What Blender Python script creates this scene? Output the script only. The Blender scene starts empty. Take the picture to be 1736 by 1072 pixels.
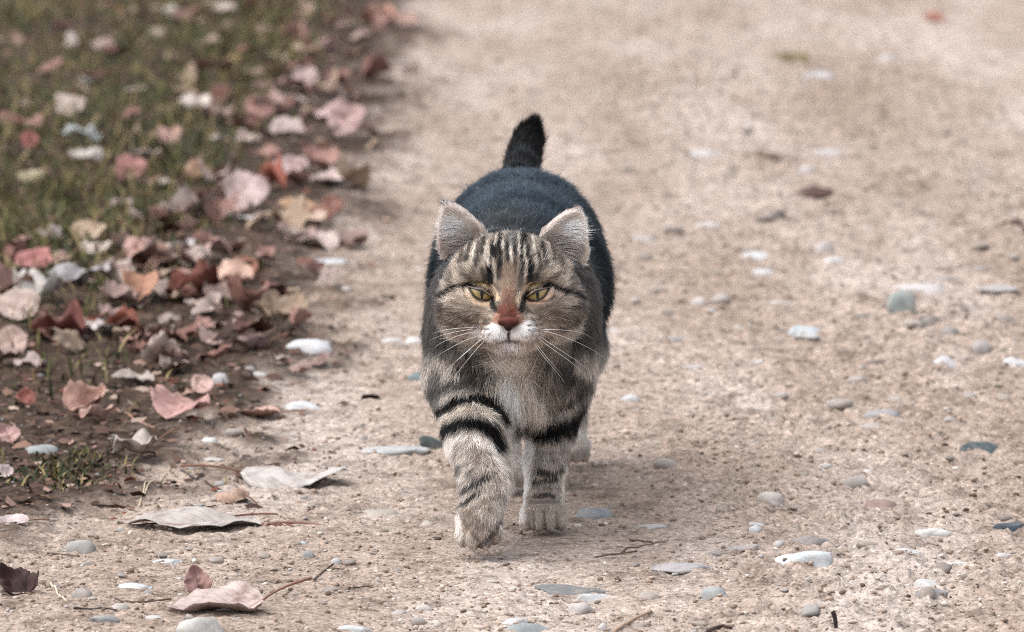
import bpy, math, random
import numpy as np
from mathutils import Vector, Matrix

# ------------------------------------------------------------------ camera, sky, sun, exposure
scene = bpy.context.scene
C = scene.collection
R = math.radians
rng = np.random.default_rng(7)
random.seed(7)

CAM_Y, CAM_Z, PITCH = -5.79, 0.875, R(6.83)
LENS, SENS = 240.0, 36.0
W, H = 1736.0, 1072.0
FPX = LENS / SENS * W
cam_d = bpy.data.cameras.new('camera')
cam = bpy.data.objects.new('camera', cam_d)
C.objects.link(cam)
cam.location = (0, CAM_Y, CAM_Z)
cam.rotation_euler = (math.pi / 2 - PITCH, 0, 0)
cam_d.lens = LENS
cam_d.sensor_width = SENS
cam_d.clip_start = 0.1
cam_d.clip_end = 400
cam_d.dof.use_dof = True
cam_d.dof.focus_distance = 5.62
cam_d.dof.aperture_fstop = 13.0
cam_d.dof.aperture_blades = 9
scene.camera = cam

world = bpy.data.worlds.new('World')
scene.world = world
world.use_nodes = True
wn = world.node_tree
SUN_EL, SUN_AZ = R(60), R(-105)          # azimuth measured from +Y (behind the cat) towards +X
bg = wn.nodes['Background']
sky = wn.nodes.new('ShaderNodeTexSky')
sky.sky_type = 'NISHITA'
sky.sun_disc = False
sky.sun_elevation = SUN_EL
sky.sun_rotation = SUN_AZ
sky.air_density = 1.0
sky.dust_density = 3.0
sky.ozone_density = 1.0
hs = wn.nodes.new('ShaderNodeHueSaturation')
hs.inputs['Saturation'].default_value = 0.30      # an overcast, nearly grey sky
wn.links.new(sky.outputs[0], hs.inputs['Color'])
wn.links.new(hs.outputs[0], bg.inputs['Color'])
bg.inputs['Strength'].default_value = 0.15

sun_d = bpy.data.lights.new('sun', 'SUN')
sun = bpy.data.objects.new('sun', sun_d)
C.objects.link(sun)
sun_d.energy = 0.75
sun_d.angle = R(85)
sun_d.color = (1.0, 0.97, 0.93)
sv = Vector((math.sin(SUN_AZ) * math.cos(SUN_EL), math.cos(SUN_AZ) * math.cos(SUN_EL), math.sin(SUN_EL)))
sun.rotation_euler = (-sv).to_track_quat('-Z', 'Y').to_euler()
sun.location = (0, 0, 6)

vs = scene.view_settings
vs.view_transform = 'Standard'
vs.look = 'None'
vs.gamma = 1.0
vs.use_curve_mapping = False
vs.exposure = 1.26

scene.render.engine = 'CYCLES'
cy = scene.cycles
cy.use_denoising = False                 # the photograph is grainy: leave the sampling grain in
scene.cycles.filter_width = 1.0
cy.use_adaptive_sampling = False
cy.max_bounces = 7
cy.diffuse_bounces = 3
cy.glossy_bounces = 3
cy.transmission_bounces = 4
cy.transparent_max_bounces = 6
cy.caustics_reflective = False
cy.caustics_refractive = False
cy.sample_clamp_indirect = 4.0
scene.cycles_curves.shape = 'RIBBONS'
scene.cycles_curves.subdivisions = 2
scene.render.film_transparent = False

# ------------------------------------------------------------------ numeric helpers
F = np.array([0, math.cos(PITCH), -math.sin(PITCH)])
U = np.array([0, math.sin(PITCH), math.cos(PITCH)])
CAMP = np.array([0, CAM_Y, CAM_Z])

def project(P):
    d = P - CAMP
    w = d @ F
    return np.stack([W / 2 + d[..., 0] / w * FPX, H / 2 - (d @ U) / w * FPX], -1)

def ray(px, py):
    return F + np.array([1.0, 0, 0]) * ((px - W / 2) / FPX) + U * ((H / 2 - py) / FPX)

def at_y(px, py, y):
    d = ray(px, py)
    return CAMP + d * ((y - CAM_Y) / d[1])

def lin(c):
    c = np.asarray(c, float) / 255.0
    return np.where(c <= 0.04045, c / 12.92, ((c + 0.055) / 1.055) ** 2.4)

def smooth(a, b, x):
    t = np.clip((x - a) / (b - a), 0, 1)
    return t * t * (3 - 2 * t)

_perm = np.random.default_rng(3).random(65536).astype(np.float32)
def _h(ix, iy, iz):
    n = (ix.astype(np.int64) * 73856093) ^ (iy.astype(np.int64) * 19349663) ^ (iz.astype(np.int64) * 83492791)
    return _perm[(n ^ (n >> 13)) & 65535]

def vnoise(x, y, z=None):
    if z is None:
        x0, y0 = np.floor(x), np.floor(y)
        fx, fy = x - x0, y - y0
        fx = fx * fx * (3 - 2 * fx); fy = fy * fy * (3 - 2 * fy)
        zz = np.zeros_like(x0)
        a = _h(x0, y0, zz); b = _h(x0 + 1, y0, zz); c = _h(x0, y0 + 1, zz); d = _h(x0 + 1, y0 + 1, zz)
        return ((a * (1 - fx) + b * fx) * (1 - fy) + (c * (1 - fx) + d * fx) * fy) * 2 - 1
    x0, y0, z0 = np.floor(x), np.floor(y), np.floor(z)
    fx, fy, fz = x - x0, y - y0, z - z0
    fx = fx * fx * (3 - 2 * fx); fy = fy * fy * (3 - 2 * fy); fz = fz * fz * (3 - 2 * fz)
    r = 0
    for dx in (0, 1):
        for dy in (0, 1):
            for dz in (0, 1):
                w = (fx if dx else 1 - fx) * (fy if dy else 1 - fy) * (fz if dz else 1 - fz)
                r = r + w * _h(x0 + dx, y0 + dy, z0 + dz)
    return r * 2 - 1

def fbm(x, y, z=None, o=3):
    a, s, t = 1.0, 0, 0
    for k in range(o):
        s = s + a * vnoise(x * 2 ** k + 17.3 * k, y * 2 ** k + 5.1 * k, None if z is None else z * 2 ** k)
        t += a
        a *= 0.5
    return s / t

# ------------------------------------------------------------------ ground height and the edge of the verge
def verge_mask(x, y):
    xb = np.interp(y, [-0.5, 0.0, 0.25, 0.45, 0.9, 1.6, 3.0, 6.0, 20], [-0.62, -0.40, -0.265, -0.235, -0.205, -0.175, -0.150, -0.145, -0.15])
    n = 0.10 * fbm(x * 7, y * 3.5, o=4) + 0.055 * vnoise(x * 40, y * 20) + 0.03 * vnoise(x * 110, y * 60)
    return smooth(-0.05, 0.10, xb - x + n)

def gh(x, y):
    x = np.asarray(x, float); y = np.asarray(y, float)
    v = verge_mask(x, y)
    near = 1 - smooth(8, 20, np.abs(y))
    z = 0.010 * vnoise(x * 1.7 + 3, y * 1.1) + 0.005 * fbm(x * 6, y * 5, o=2)
    rgh = 0.8 + 0.9 * smooth(0.02, 0.3, x)
    z = z + rgh * (0.0034 * fbm(x * 22, y * 18, o=3) + 0.0052 * np.maximum(0, fbm(x * 60 + 9, y * 52, o=2)) ** 1.3
             + 0.0026 * fbm(x * 150, y * 130 + 4, o=2)) * near
    z = z - 0.007 * rgh * np.maximum(0, fbm(x * 4.5 + 0.8 * y + 7, y * 7.5, o=3)) ** 1.5 * near * smooth(0.1, 0.5, np.hypot(x, y))
    stony = np.exp(-((x - 0.43) / 0.13) ** 2 - ((y - 1.35) / 0.42) ** 2)
    z = z + stony * (0.026 * np.maximum(0, fbm(x * 21, y * 17 + 3, o=3)) + 0.008)
    z = z + v * (0.006 + 0.007 * np.abs(fbm(x * 30, y * 30, o=2)))
    z = z * (0.35 + 0.65 * smooth(0.02, 0.25, np.hypot(x - 0.03, (y + 0.02) * 0.9)))
    return z

def ground_at(px, py):
    d = ray(px, py)
    z = 0.0
    for _ in range(4):
        P = CAMP + d * ((z - CAM_Z) / d[2])
        z = float(gh(P[0], P[1]))
    P = CAMP + d * ((z - CAM_Z) / d[2])
    return P, FPX / float((P - CAMP) @ F)      # point, pixels per metre there

# ------------------------------------------------------------------ node helpers
def new_mat(name):
    m = bpy.data.materials.new(name)
    m.use_nodes = True
    return m, m.node_tree.nodes, m.node_tree.links, m.node_tree.nodes['Principled BSDF']

def nd(n, typ, **kw):
    x = n.new(typ)
    for k, v in kw.items():
        setattr(x, k, v)
    return x

def ramp(n, stops):
    r = n.new('ShaderNodeValToRGB')
    e = r.color_ramp.elements
    while len(e) < len(stops):
        e.new(0.5)
    for i, (p, c) in enumerate(stops):
        e[i].position = p
        e[i].color = (c[0], c[1], c[2], 1) if hasattr(c, '__len__') else (c, c, c, 1)
    return r

def mix(n, l, fac, a, b, mode='MIX'):
    m = n.new('ShaderNodeMix')
    m.data_type = 'RGBA'
    m.blend_type = mode
    for s, v in ((m.inputs[0], fac), (m.inputs[6], a), (m.inputs[7], b)):
        if isinstance(v, (int, float)):
            s.default_value = v
        elif isinstance(v, (tuple, list, np.ndarray)):
            s.default_value = (*[float(q) for q in v[:3]], 1)
        else:
            l.new(v, s)
    return m.outputs[2]

def noise(n, l, vec, scale, detail=3, rough=0.55):
    t = n.new('ShaderNodeTexNoise')
    t.inputs['Scale'].default_value = scale
    t.inputs['Detail'].default_value = detail
    t.inputs['Roughness'].default_value = rough
    if vec is not None:
        l.new(vec, t.inputs['Vector'])
    return t

def mesh_obj(name, V, Fc, mat, parent=None, smoothf=True, loc=(0, 0, 0)):
    me = bpy.data.meshes.new(name)
    V = np.asarray(V, np.float32)
    if isinstance(Fc, np.ndarray):
        k = Fc.shape[1]
        me.vertices.add(len(V)); me.vertices.foreach_set('co', V.ravel())
        me.loops.add(Fc.size); me.loops.foreach_set('vertex_index', Fc.astype(np.int32).ravel())
        me.polygons.add(len(Fc)); me.polygons.foreach_set('loop_start', np.arange(0, Fc.size, k, dtype=np.int32))
        me.update(calc_edges=True)
        me.validate()
    else:
        me.from_pydata(V.tolist(), [], Fc)
        me.update()
    if smoothf:
        me.polygons.foreach_set('use_smooth', np.ones(len(me.polygons), bool))
    if mat:
        me.materials.append(mat)
    o = bpy.data.objects.new(name, me)
    C.objects.link(o)
    o.location = loc
    if parent:
        o.parent = parent
    return o

def add_attr(o, name, arr, typ='FLOAT_COLOR', dom='POINT'):
    a = o.data.attributes.new(name, typ, dom)
    if typ == 'FLOAT':
        a.data.foreach_set('value', np.asarray(arr, np.float32).ravel())
    else:
        arr = np.asarray(arr, np.float32)
        if arr.shape[1] == 3:
            arr = np.concatenate([arr, np.ones((len(arr), 1), np.float32)], 1)
        a.data.foreach_set('color', arr.ravel())

def tag(o, label=None, cat=None, group=None, kind=None):
    if label: o['label'] = label
    if cat: o['category'] = cat
    if group: o['group'] = group
    if kind: o['kind'] = kind
    return o

# ------------------------------------------------------------------ ground sheet
def grow(a, b, step, rate):
    out = [a]
    while out[-1] < b:
        out.append(out[-1] + step)
        step *= rate
    return np.array(out)

def make_ground():
    xs = np.arange(-0.66, 0.66, 0.0037)
    xr = grow(0.66, 130, 0.0045, 1.07)
    xs = np.concatenate([-xr[::-1], xs[1:], xr])
    ys = np.arange(-0.75, 1.3, 0.0040)
    yf = grow(1.3, 180, 0.005, 1.014)
    yb = grow(0.75, 60, 0.006, 1.12)
    ys = np.concatenate([-yb[::-1], ys[1:], yf])
    X, Y = np.meshgrid(xs, ys)
    Z = gh(X, Y)
    V = np.stack([X, Y, Z], -1).reshape(-1, 3)
    nx, ny = len(xs), len(ys)
    i = np.arange(nx * ny).reshape(ny, nx)
    Fc = np.stack([i[:-1, :-1], i[:-1, 1:], i[1:, 1:], i[1:, :-1]], -1).reshape(-1, 4)
    m, n, l, b = new_mat('dirt')
    geo = nd(n, 'ShaderNodeNewGeometry')
    pos = geo.outputs['Position']
    at = nd(n, 'ShaderNodeAttribute', attribute_name='verge')
    mpg = nd(n, 'ShaderNodeMapping'); mpg.inputs['Scale'].default_value = (2.4, 0.42, 1.0); l.new(pos, mpg.inputs['Vector'])   # worn tracks run along the path
    big = noise(n, l, mpg.outputs[0], 2.0, 5, 0.6)
    med = noise(n, l, pos, 22, 5, 0.65)
    fine = noise(n, l, pos, 160, 4, 0.7)
    grit = nd(n, 'ShaderNodeTexVoronoi'); grit.inputs['Scale'].default_value = 330; l.new(pos, grit.inputs['Vector'])
    grit2 = nd(n, 'ShaderNodeTexVoronoi'); grit2.inputs['Scale'].default_value = 120; l.new(pos, grit2.inputs['Vector'])
    sandA = ramp(n, [(0.33, lin((140, 124, 111)) ), (0.5, lin((154, 139, 128))), (0.66, lin((170, 158, 149)))])
    l.new(big.outputs[0], sandA.inputs[0])
    medr = ramp(n, [(0.32, (0.50, 0.47, 0.45)), (0.48, (0.96, 0.95, 0.94)), (0.7, (1.14, 1.14, 1.14))])
    l.new(med.outputs[0], medr.inputs[0])
    c = mix(n, l, 1.0, sandA.outputs[0], medr.outputs[0], 'MULTIPLY')
    finr = ramp(n, [(0.32, (0.24, 0.21, 0.19)), (0.47, (0.95, 0.95, 0.95)), (0.70, (1.38, 1.38, 1.39))])
    l.new(fine.outputs[0], finr.inputs[0])
    c = mix(n, l, 0.8, c, finr.outputs[0], 'MULTIPLY')
    # single grains: some pale, some dark
    gs = ramp(n, [(0.0, (0.5, 0.47, 0.45)), (0.12, (1, 1, 1)), (0.85, (1, 1, 1)), (0.97, (1.55, 1.52, 1.5))])
    sepg = nd(n, 'ShaderNodeSeparateColor'); l.new(grit.outputs['Color'], sepg.inputs[0])
    l.new(sepg.outputs[0], gs.inputs[0])
    c = mix(n, l, 0.75, c, gs.outputs[0], 'MULTIPLY')
    gs2 = ramp(n, [(0.0, (0.55, 0.5, 0.48)), (0.06, (1, 1, 1)), (0.93, (1, 1, 1)), (0.98, (1.35, 1.35, 1.36))])
    sepg2 = nd(n, 'ShaderNodeSeparateColor'); l.new(grit2.outputs['Color'], sepg2.inputs[0])
    l.new(sepg2.outputs[0], gs2.inputs[0])
    c = mix(n, l, 0.6, c, gs2.outputs[0], 'MULTIPLY')
    # dark litter soil of the verge
    soil = ramp(n, [(0.3, lin((28, 21, 17))), (0.5, lin((60, 47, 38))), (0.7, lin((100, 82, 70)))])
    med2 = noise(n, l, pos, 55, 5, 0.7)
    l.new(med2.outputs[0], soil.inputs[0])
    c = mix(n, l, at.outputs['Fac'], c, soil.outputs[0])
    l.new(c, b.inputs['Base Color'])
    b.inputs['Roughness'].default_value = 0.95
    b.inputs['Specular IOR Level'].default_value = 0.15
    bump = nd(n, 'ShaderNodeBump'); bump.inputs['Strength'].default_value = 0.9; bump.inputs['Distance'].default_value = 0.0025
    l.new(fine.outputs[0], bump.inputs['Height'])
    bump2 = nd(n, 'ShaderNodeBump', invert=True); bump2.inputs['Strength'].default_value = 0.6; bump2.inputs['Distance'].default_value = 0.0015
    l.new(grit.outputs['Distance'], bump2.inputs['Height']); l.new(bump.outputs[0], bump2.inputs['Normal'])
    l.new(bump2.outputs[0], b.inputs['Normal'])
    o = mesh_obj('ground', V, Fc, m)
    add_attr(o, 'verge', verge_mask(V[:, 0].astype(float), V[:, 1].astype(float)), 'FLOAT')
    o['kind'] = 'structure'
    o['label'] = 'sandy dirt path with a darker litter verge on its left'
    return o
make_ground()

# ------------------------------------------------------------------ shared shapes
def ico(sub):
    import bmesh
    bm = bmesh.new()
    bmesh.ops.create_icosphere(bm, subdivisions=sub, radius=1)
    V = np.array([v.co[:] for v in bm.verts]); Fc = np.array([[v.index for v in f.verts] for f in bm.faces])
    bm.free()
    return V, Fc
ICO = {s: ico(s) for s in (1, 2, 3, 4)}

def tube(pts, rad, n=6):
    pts = np.asarray(pts, float); k = len(pts)
    rad = np.broadcast_to(np.asarray(rad, float), (k,))
    T = np.gradient(pts, axis=0); T /= np.linalg.norm(T, axis=1)[:, None] + 1e-12
    up = np.array([0.13, 0.9, 0.4])
    A = np.cross(T, up); A /= np.linalg.norm(A, axis=1)[:, None] + 1e-12
    B = np.cross(T, A)
    an = np.arange(n) * 2 * math.pi / n
    V = (pts[:, None] + rad[:, None, None] * (np.cos(an)[None, :, None] * A[:, None] + np.sin(an)[None, :, None] * B[:, None])).reshape(-1, 3)
    Fc = []
    for i in range(k - 1):
        for j in range(n):
            Fc.append((i * n + j, i * n + (j + 1) % n, (i + 1) * n + (j + 1) % n, (i + 1) * n + j))
    Fc.append(tuple(range(n))[::-1]); Fc.append(tuple((k - 1) * n + j for j in range(n)))
    return V, Fc

def spline(P, m):
    P = np.asarray(P, float)
    t = np.linspace(0, 1, len(P)); s = np.linspace(0, 1, m)
    if len(P) == 2:
        return P[0] + (P[1] - P[0]) * s[:, None]
    deg = min(3, len(P) - 1)
    return np.stack([np.polyval(np.polyfit(t, P[:, k], deg), s) for k in range(P.shape[1])], -1)

# ================================================================== THE CAT
CAT0 = np.array([0.0, 0.10, 0.0])
VOX = 0.0019
GMIN = np.array([-0.125, -0.262, -0.012]); GMAX = np.array([0.125, 0.64, 0.335])
GN = np.ceil((GMAX - GMIN) / VOX).astype(int) + 1

class Field:
    def __init__(self, gmin, n, vox, cap=0.06):
        self.g, self.n, self.v = np.array(gmin, float), np.array(n, int), vox
        self.a = np.full(self.n, cap, np.float32)
    def box(self, lo, hi):
        i0 = np.clip(np.floor((lo - self.g) / self.v).astype(int), 0, self.n)
        i1 = np.clip(np.ceil((hi - self.g) / self.v).astype(int) + 1, 0, self.n)
        ax = [(self.g[k] + self.v * np.arange(i0[k], i1[k])).astype(np.float32) for k in range(3)]
        return tuple(slice(i0[k], i1[k]) for k in range(3)), np.meshgrid(*ax, indexing='ij', sparse=True)
    def put(self, fn, lo, hi, k=0.012, sub=False):
        sl, X = self.box(np.array(lo) - 0.03, np.array(hi) + 0.03)
        d = fn(*X).astype(np.float32)
        a = self.a[sl]
        if sub:
            d = -d
            h = np.clip(0.5 + 0.5 * (a - d) / k, 0, 1)
            self.a[sl] = d * (1 - h) + a * h + k * h * (1 - h)
        else:
            h = np.clip(0.5 + 0.5 * (a - d) / k, 0, 1)
            self.a[sl] = a * (1 - h) + d * h - k * h * (1 - h)
    def mesh(self):
        a = self.a; s = a < 0
        n0, n1, n2 = a.shape
        cnt = np.zeros((n0 - 1, n1 - 1, n2 - 1), np.int8)
        for dx in (0, 1):
            for dy in (0, 1):
                for dz in (0, 1):
                    cnt += s[dx:n0 - 1 + dx, dy:n1 - 1 + dy, dz:n2 - 1 + dz]
        act = np.argwhere((cnt > 0) & (cnt < 8))
        idx = np.full(cnt.shape, -1, np.int64); idx[tuple(act.T)] = np.arange(len(act))
        acc = np.zeros((len(act), 3)); num = np.zeros(len(act))
        cs = [np.array(c) for c in ((0,0,0),(1,0,0),(0,1,0),(1,1,0),(0,0,1),(1,0,1),(0,1,1),(1,1,1))]
        for i in range(8):
            for j in range(i + 1, 8):
                if np.abs(cs[i] - cs[j]).sum() != 1: continue
                va = a[tuple((act + cs[i]).T)]; vb = a[tuple((act + cs[j]).T)]
                m = (va < 0) != (vb < 0)
                t = np.where(m, va / np.where(m, va - vb, 1), 0)
                acc += m[:, None] * (cs[i] + t[:, None] * (cs[j] - cs[i])); num += m
        V = self.g + self.v * (act + acc / num[:, None])
        Q = []
        for ax in range(3):
            o1, o2 = [k for k in range(3) if k != ax]
            sl0 = [slice(1, -1)] * 3; sl1 = [slice(1, -1)] * 3
            sl0[ax] = slice(0, -1); sl1[ax] = slice(1, None)
            e = np.argwhere(s[tuple(sl0)] != s[tuple(sl1)])
            off = np.array([1, 1, 1]); off[ax] = 0
            e = e + off
            def cell(d1, d2):
                c = e.copy(); c[:, o1] -= d1; c[:, o2] -= d2
                return idx[tuple(np.minimum(c, np.array(cnt.shape) - 1).T)]
            q = np.stack([cell(1, 1), cell(0, 1), cell(0, 0), cell(1, 0)], 1)
            ins = s[tuple(e.T)]
            flip = ins if ax != 1 else ~ins
            q[~flip] = q[~flip][:, ::-1]
            Q.append(q)
        Q = np.concatenate(Q)
        return V, Q[(Q >= 0).all(1)]

def f_cone(a, b, ra, rb, sq=(1, 1, 1)):
    a = np.array(a, float); b = np.array(b, float); d = b - a; L2 = d @ d
    def fn(x, y, z):
        t = np.clip(((x - a[0]) * d[0] + (y - a[1]) * d[1] + (z - a[2]) * d[2]) / L2, 0, 1)
        q = np.sqrt(((x - a[0] - t * d[0]) / sq[0]) ** 2 + ((y - a[1] - t * d[1]) / sq[1]) ** 2 + ((z - a[2] - t * d[2]) / sq[2]) ** 2)
        return (q - (ra + (rb - ra) * t)) * min(sq)
    r = max(ra, rb) * max(sq)
    return fn, np.minimum(a, b) - r, np.maximum(a, b) + r

def f_ell(c, r, rot=None):
    c = np.array(c, float); r = np.array(r, float)
    M = np.eye(3) if rot is None else np.array(Matrix.Rotation(rot[0], 3, rot[1])).T
    def fn(x, y, z):
        X, Y, Z = x - c[0], y - c[1], z - c[2]
        p = [(M[k, 0] * X + M[k, 1] * Y + M[k, 2] * Z) for k in range(3)]
        k0 = np.sqrt((p[0] / r[0]) ** 2 + (p[1] / r[1]) ** 2 + (p[2] / r[2]) ** 2)
        k1 = np.sqrt((p[0] / r[0] ** 2) ** 2 + (p[1] / r[1] ** 2) ** 2 + (p[2] / r[2] ** 2) ** 2) + 1e-9
        return k0 * (k0 - 1) / k1
    m = r.max() if rot is not None else r
    return fn, c - m, c + m

PRIMS = []      # (region, function, lo, hi, blend)
def P_(region, f, k=0.012):
    PRIMS.append((region, f[0], f[1], f[2], k))
# torso
P_('torso', f_ell((0.004, 0.075, 0.186), (0.062, 0.095, 0.074)), 0.02)
P_('torso', f_ell((0.0075, 0.19, 0.187), (0.0795, 0.120, 0.082)), 0.03)
P_('torso', f_ell((0.008, 0.31, 0.200), (0.0725, 0.100, 0.0755)), 0.03)
P_('torso', f_ell((0.004, 0.14, 0.225), (0.045, 0.14, 0.045)), 0.03)
P_('chest', f_ell((0.000, -0.002, 0.152), (0.050, 0.050, 0.062)), 0.025)
P_('chest', f_cone((0.0, 0.02, 0.192), (-0.002, -0.115, 0.205), 0.055, 0.040), 0.02)
# front legs: image right stands, image left swings forward
P_('leg_front_a', f_ell((0.046, 0.030, 0.165), (0.027, 0.046, 0.062)), 0.02)
P_('leg_front_a', f_cone((0.042, 0.030, 0.125), (0.0285, 0.006, 0.055), 0.0255, 0.0160), 0.014)
P_('leg_front_a', f_cone((0.0285, 0.006, 0.055), (0.0270, -0.004, 0.016), 0.0160, 0.0165), 0.008)
P_('leg_front_a', f_ell((0.0270, -0.014, 0.0125), (0.0205, 0.022, 0.0125)), 0.006)
for tx, ty in ((-0.0145, -0.026), (-0.0050, -0.032), (0.0050, -0.032), (0.0145, -0.026)):
    P_('leg_front_a', f_ell((0.0270 + tx, ty, 0.0085), (0.0062, 0.0100, 0.0088)), 0.0025)
P_('leg_front_b', f_ell((-0.046, 0.018, 0.160), (0.027, 0.046, 0.060)), 0.02)
P_('leg_front_b', f_cone((-0.042, 0.008, 0.128), (-0.030, -0.062, 0.086), 0.0285, 0.0225), 0.016)
P_('leg_front_b', f_cone((-0.030, -0.062, 0.086), (-0.0215, -0.108, 0.051), 0.0225, 0.0195), 0.014)
P_('leg_front_b', f_cone((-0.0215, -0.108, 0.051), (-0.0265, -0.128, 0.0285), 0.0190, 0.0180), 0.008)
P_('leg_front_b', f_ell((-0.0275, -0.136, 0.0225), (0.0190, 0.0165, 0.0190)), 0.006)
for tx, ty, tz in ((-0.0140, -0.143, 0.0140), (-0.0050, -0.149, 0.0115), (0.0050, -0.148, 0.0120), (0.0135, -0.142, 0.0155)):
    P_('leg_front_b', f_ell((-0.0275 + tx, ty, tz), (0.0062, 0.0085, 0.0098)), 0.0025)
# hind legs
P_('leg_hind_a', f_ell((0.050, 0.335, 0.150), (0.030, 0.062, 0.072)), 0.025)
P_('leg_hind_a', f_cone((0.056, 0.330, 0.112), (0.0575, 0.455, 0.078), 0.028, 0.0150), 0.015)
P_('leg_hind_a', f_cone((0.0575, 0.455, 0.078), (0.0555, 0.432, 0.018), 0.0140, 0.0130), 0.008)
P_('leg_hind_a', f_ell((0.0550, 0.412, 0.0120), (0.0170, 0.030, 0.0120)), 0.006)
for tx, ty in ((-0.0115, 0.389), (-0.0040, 0.384), (0.0040, 0.384), (0.0115, 0.389)):
    P_('leg_hind_a', f_ell((0.0550 + tx, ty, 0.0080), (0.0052, 0.0085, 0.0080)), 0.0025)
P_('leg_hind_b', f_ell((-0.040, 0.300, 0.150), (0.030, 0.060, 0.070)), 0.025)
P_('leg_hind_b', f_cone((-0.030, 0.255, 0.112), (-0.010, 0.322, 0.070), 0.028, 0.0150), 0.015)
P_('leg_hind_b', f_cone((-0.010, 0.322, 0.070), (-0.0040, 0.270, 0.018), 0.0140, 0.0130), 0.008)
P_('leg_hind_b', f_ell((-0.0040, 0.250, 0.0120), (0.0170, 0.030, 0.0120)), 0.006)
for tx, ty in ((-0.0115, 0.227), (-0.0040, 0.222), (0.0040, 0.222), (0.0115, 0.227)):
    P_('leg_hind_b', f_ell((-0.0040 + tx, ty, 0.0080), (0.0052, 0.0085, 0.0080)), 0.0025)
# tail: runs back from the rump, then hooks up
TAIL = spline([(0.006, 0.385, 0.225), (0.006, 0.44, 0.240), (0.007, 0.50, 0.246), (0.0095, 0.545, 0.258), (0.0135, 0.567, 0.276), (0.0190, 0.574, 0.292)], 14)
TR = np.interp(np.linspace(0, 1, 14), [0, 0.3, 0.72, 0.88, 1], [0.017, 0.0140, 0.0130, 0.0112, 0.0048])
for i in range(13):
    P_('tail', f_cone(TAIL[i], TAIL[i + 1], TR[i], TR[i + 1]), 0.006)
# head
P_('head', f_ell((-0.0015, -0.128, 0.223), (0.0515, 0.048, 0.0420)), 0.016)
P_('head', f_ell((-0.0015, -0.150, 0.236), (0.0330, 0.034, 0.0260)), 0.014)
for s in (-1, 1):
    P_('head', f_ell((-0.001 + s * 0.0380, -0.138, 0.206), (0.0215, 0.034, 0.0250)), 0.014)
    P_('head', f_ell((-0.002 + s * 0.0245, -0.1715, 0.2375 - s * 0.0006), (0.0165, 0.0138, 0.0078)), 0.008)
    P_('head', f_ell((-0.002 + s * 0.0250, -0.1670, 0.2090), (0.0190, 0.0180, 0.0110)), 0.010)
P_('head', f_cone((-0.002, -0.168, 0.236), (-0.0025, -0.2120, 0.2065), 0.0125, 0.0082), 0.008)
P_('head', f_ell((-0.002, -0.190, 0.1990), (0.0230, 0.0240, 0.0150)), 0.010)
for s in (-1, 1):
    P_('head', f_ell((-0.0025 + s * 0.0098, -0.2080, 0.1935), (0.0115, 0.0120, 0.0082)), 0.0035)
P_('head', f_ell((-0.002, -0.1975, 0.1832), (0.0125, 0.0140, 0.0072)), 0.004)
P_('head', f_ell((-0.002, -0.150, 0.190), (0.0330, 0.040, 0.0180)), 0.012)

EYES = []
for (cx, cy_, sgn) in ((815.5, 495, -1), (911.0, 495.5, 1)):
    c = at_y(cx, cy_, -0.1705)
    EYES.append((c, sgn))
ER = 0.0122

def ear_fn(inner, outer, tip, yb):
    bi = at_y(inner[0], inner[1], yb); bo = at_y(outer[0], outer[1], yb + 0.006); tp = at_y(tip[0], tip[1], yb + 0.002)
    base = (bi + bo) / 2 + np.array([0, 0.010, -0.004])
    half = np.linalg.norm(bo - bi) / 2
    u = (bo - bi) / np.linalg.norm(bo - bi)
    tp = tp + np.array([0, 0.006, 0])
    wv = tp - base; L = np.linalg.norm(wv); w = wv / L
    n = np.cross(w, u); n /= np.linalg.norm(n)
    if n[1] > 0: n = -n                       # n points to the camera: the open side
    shear = (wv @ u)
    w2 = w - u * (w @ u); w2 /= np.linalg.norm(w2); L2 = wv @ w2
    def prof(x, y, z, shift, shrink):
        X, Y, Z = x - base[0], y - base[1], z - base[2]
        h = (X * w2[0] + Y * w2[1] + Z * w2[2]) / L2
        hc = np.clip(h, -0.5, 1.25)
        a = X * u[0] + Y * u[1] + Z * u[2] - shear * hc
        c = X * n[0] + Y * n[1] + Z * n[2] - shift
        wid = half * np.clip(1 - np.clip(hc, 0, 1.2), 0.0, 1) ** 0.60 * 1.04 + 0.0016 - shrink
        dep = 0.55 * wid + 0.002
        q = np.sqrt((a / np.maximum(wid, 1e-4)) ** 2 + (c / np.maximum(dep, 1e-4)) ** 2)
        d = (q - 1) * np.minimum(wid, dep)
        return np.maximum(d, (h - 1.04) * L2 * 0.8)
    def fn(x, y, z):
        o = prof(x, y, z, 0.0, 0.0); i = prof(x, y, z, 0.0095, 0.0006)
        X, Y, Z = x - base[0], y - base[1], z - base[2]
        h = (X * w2[0] + Y * w2[1] + Z * w2[2])
        return np.maximum(np.maximum(o, -i), -(h + 0.010))
    pts = np.stack([bi, bo, tp, base])
    return (fn, pts.min(0) - 0.012, pts.max(0) + 0.012), dict(base=base, u=u, w=w2, n=n, L=L2, half=half, shear=shear, tip=tp)

EARS = []
for spec in (((817, 382), (747, 415), (757, 347)), ((921, 390), (993, 424), (980, 357))):
    f, info = ear_fn(*spec, -0.118)
    EARS.append(info)
    P_('ear_a' if len(EARS) == 1 else 'ear_b', f, 0.0035)

fld = Field(GMIN, GN, VOX)
for reg, fn, lo, hi, k in PRIMS:
    fld.put(fn, lo, hi, k)
for c, s in EYES:
    f = f_ell(c, (ER + 0.0009,) * 3)
    fld.put(*f, k=0.0025, sub=True)
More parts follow.
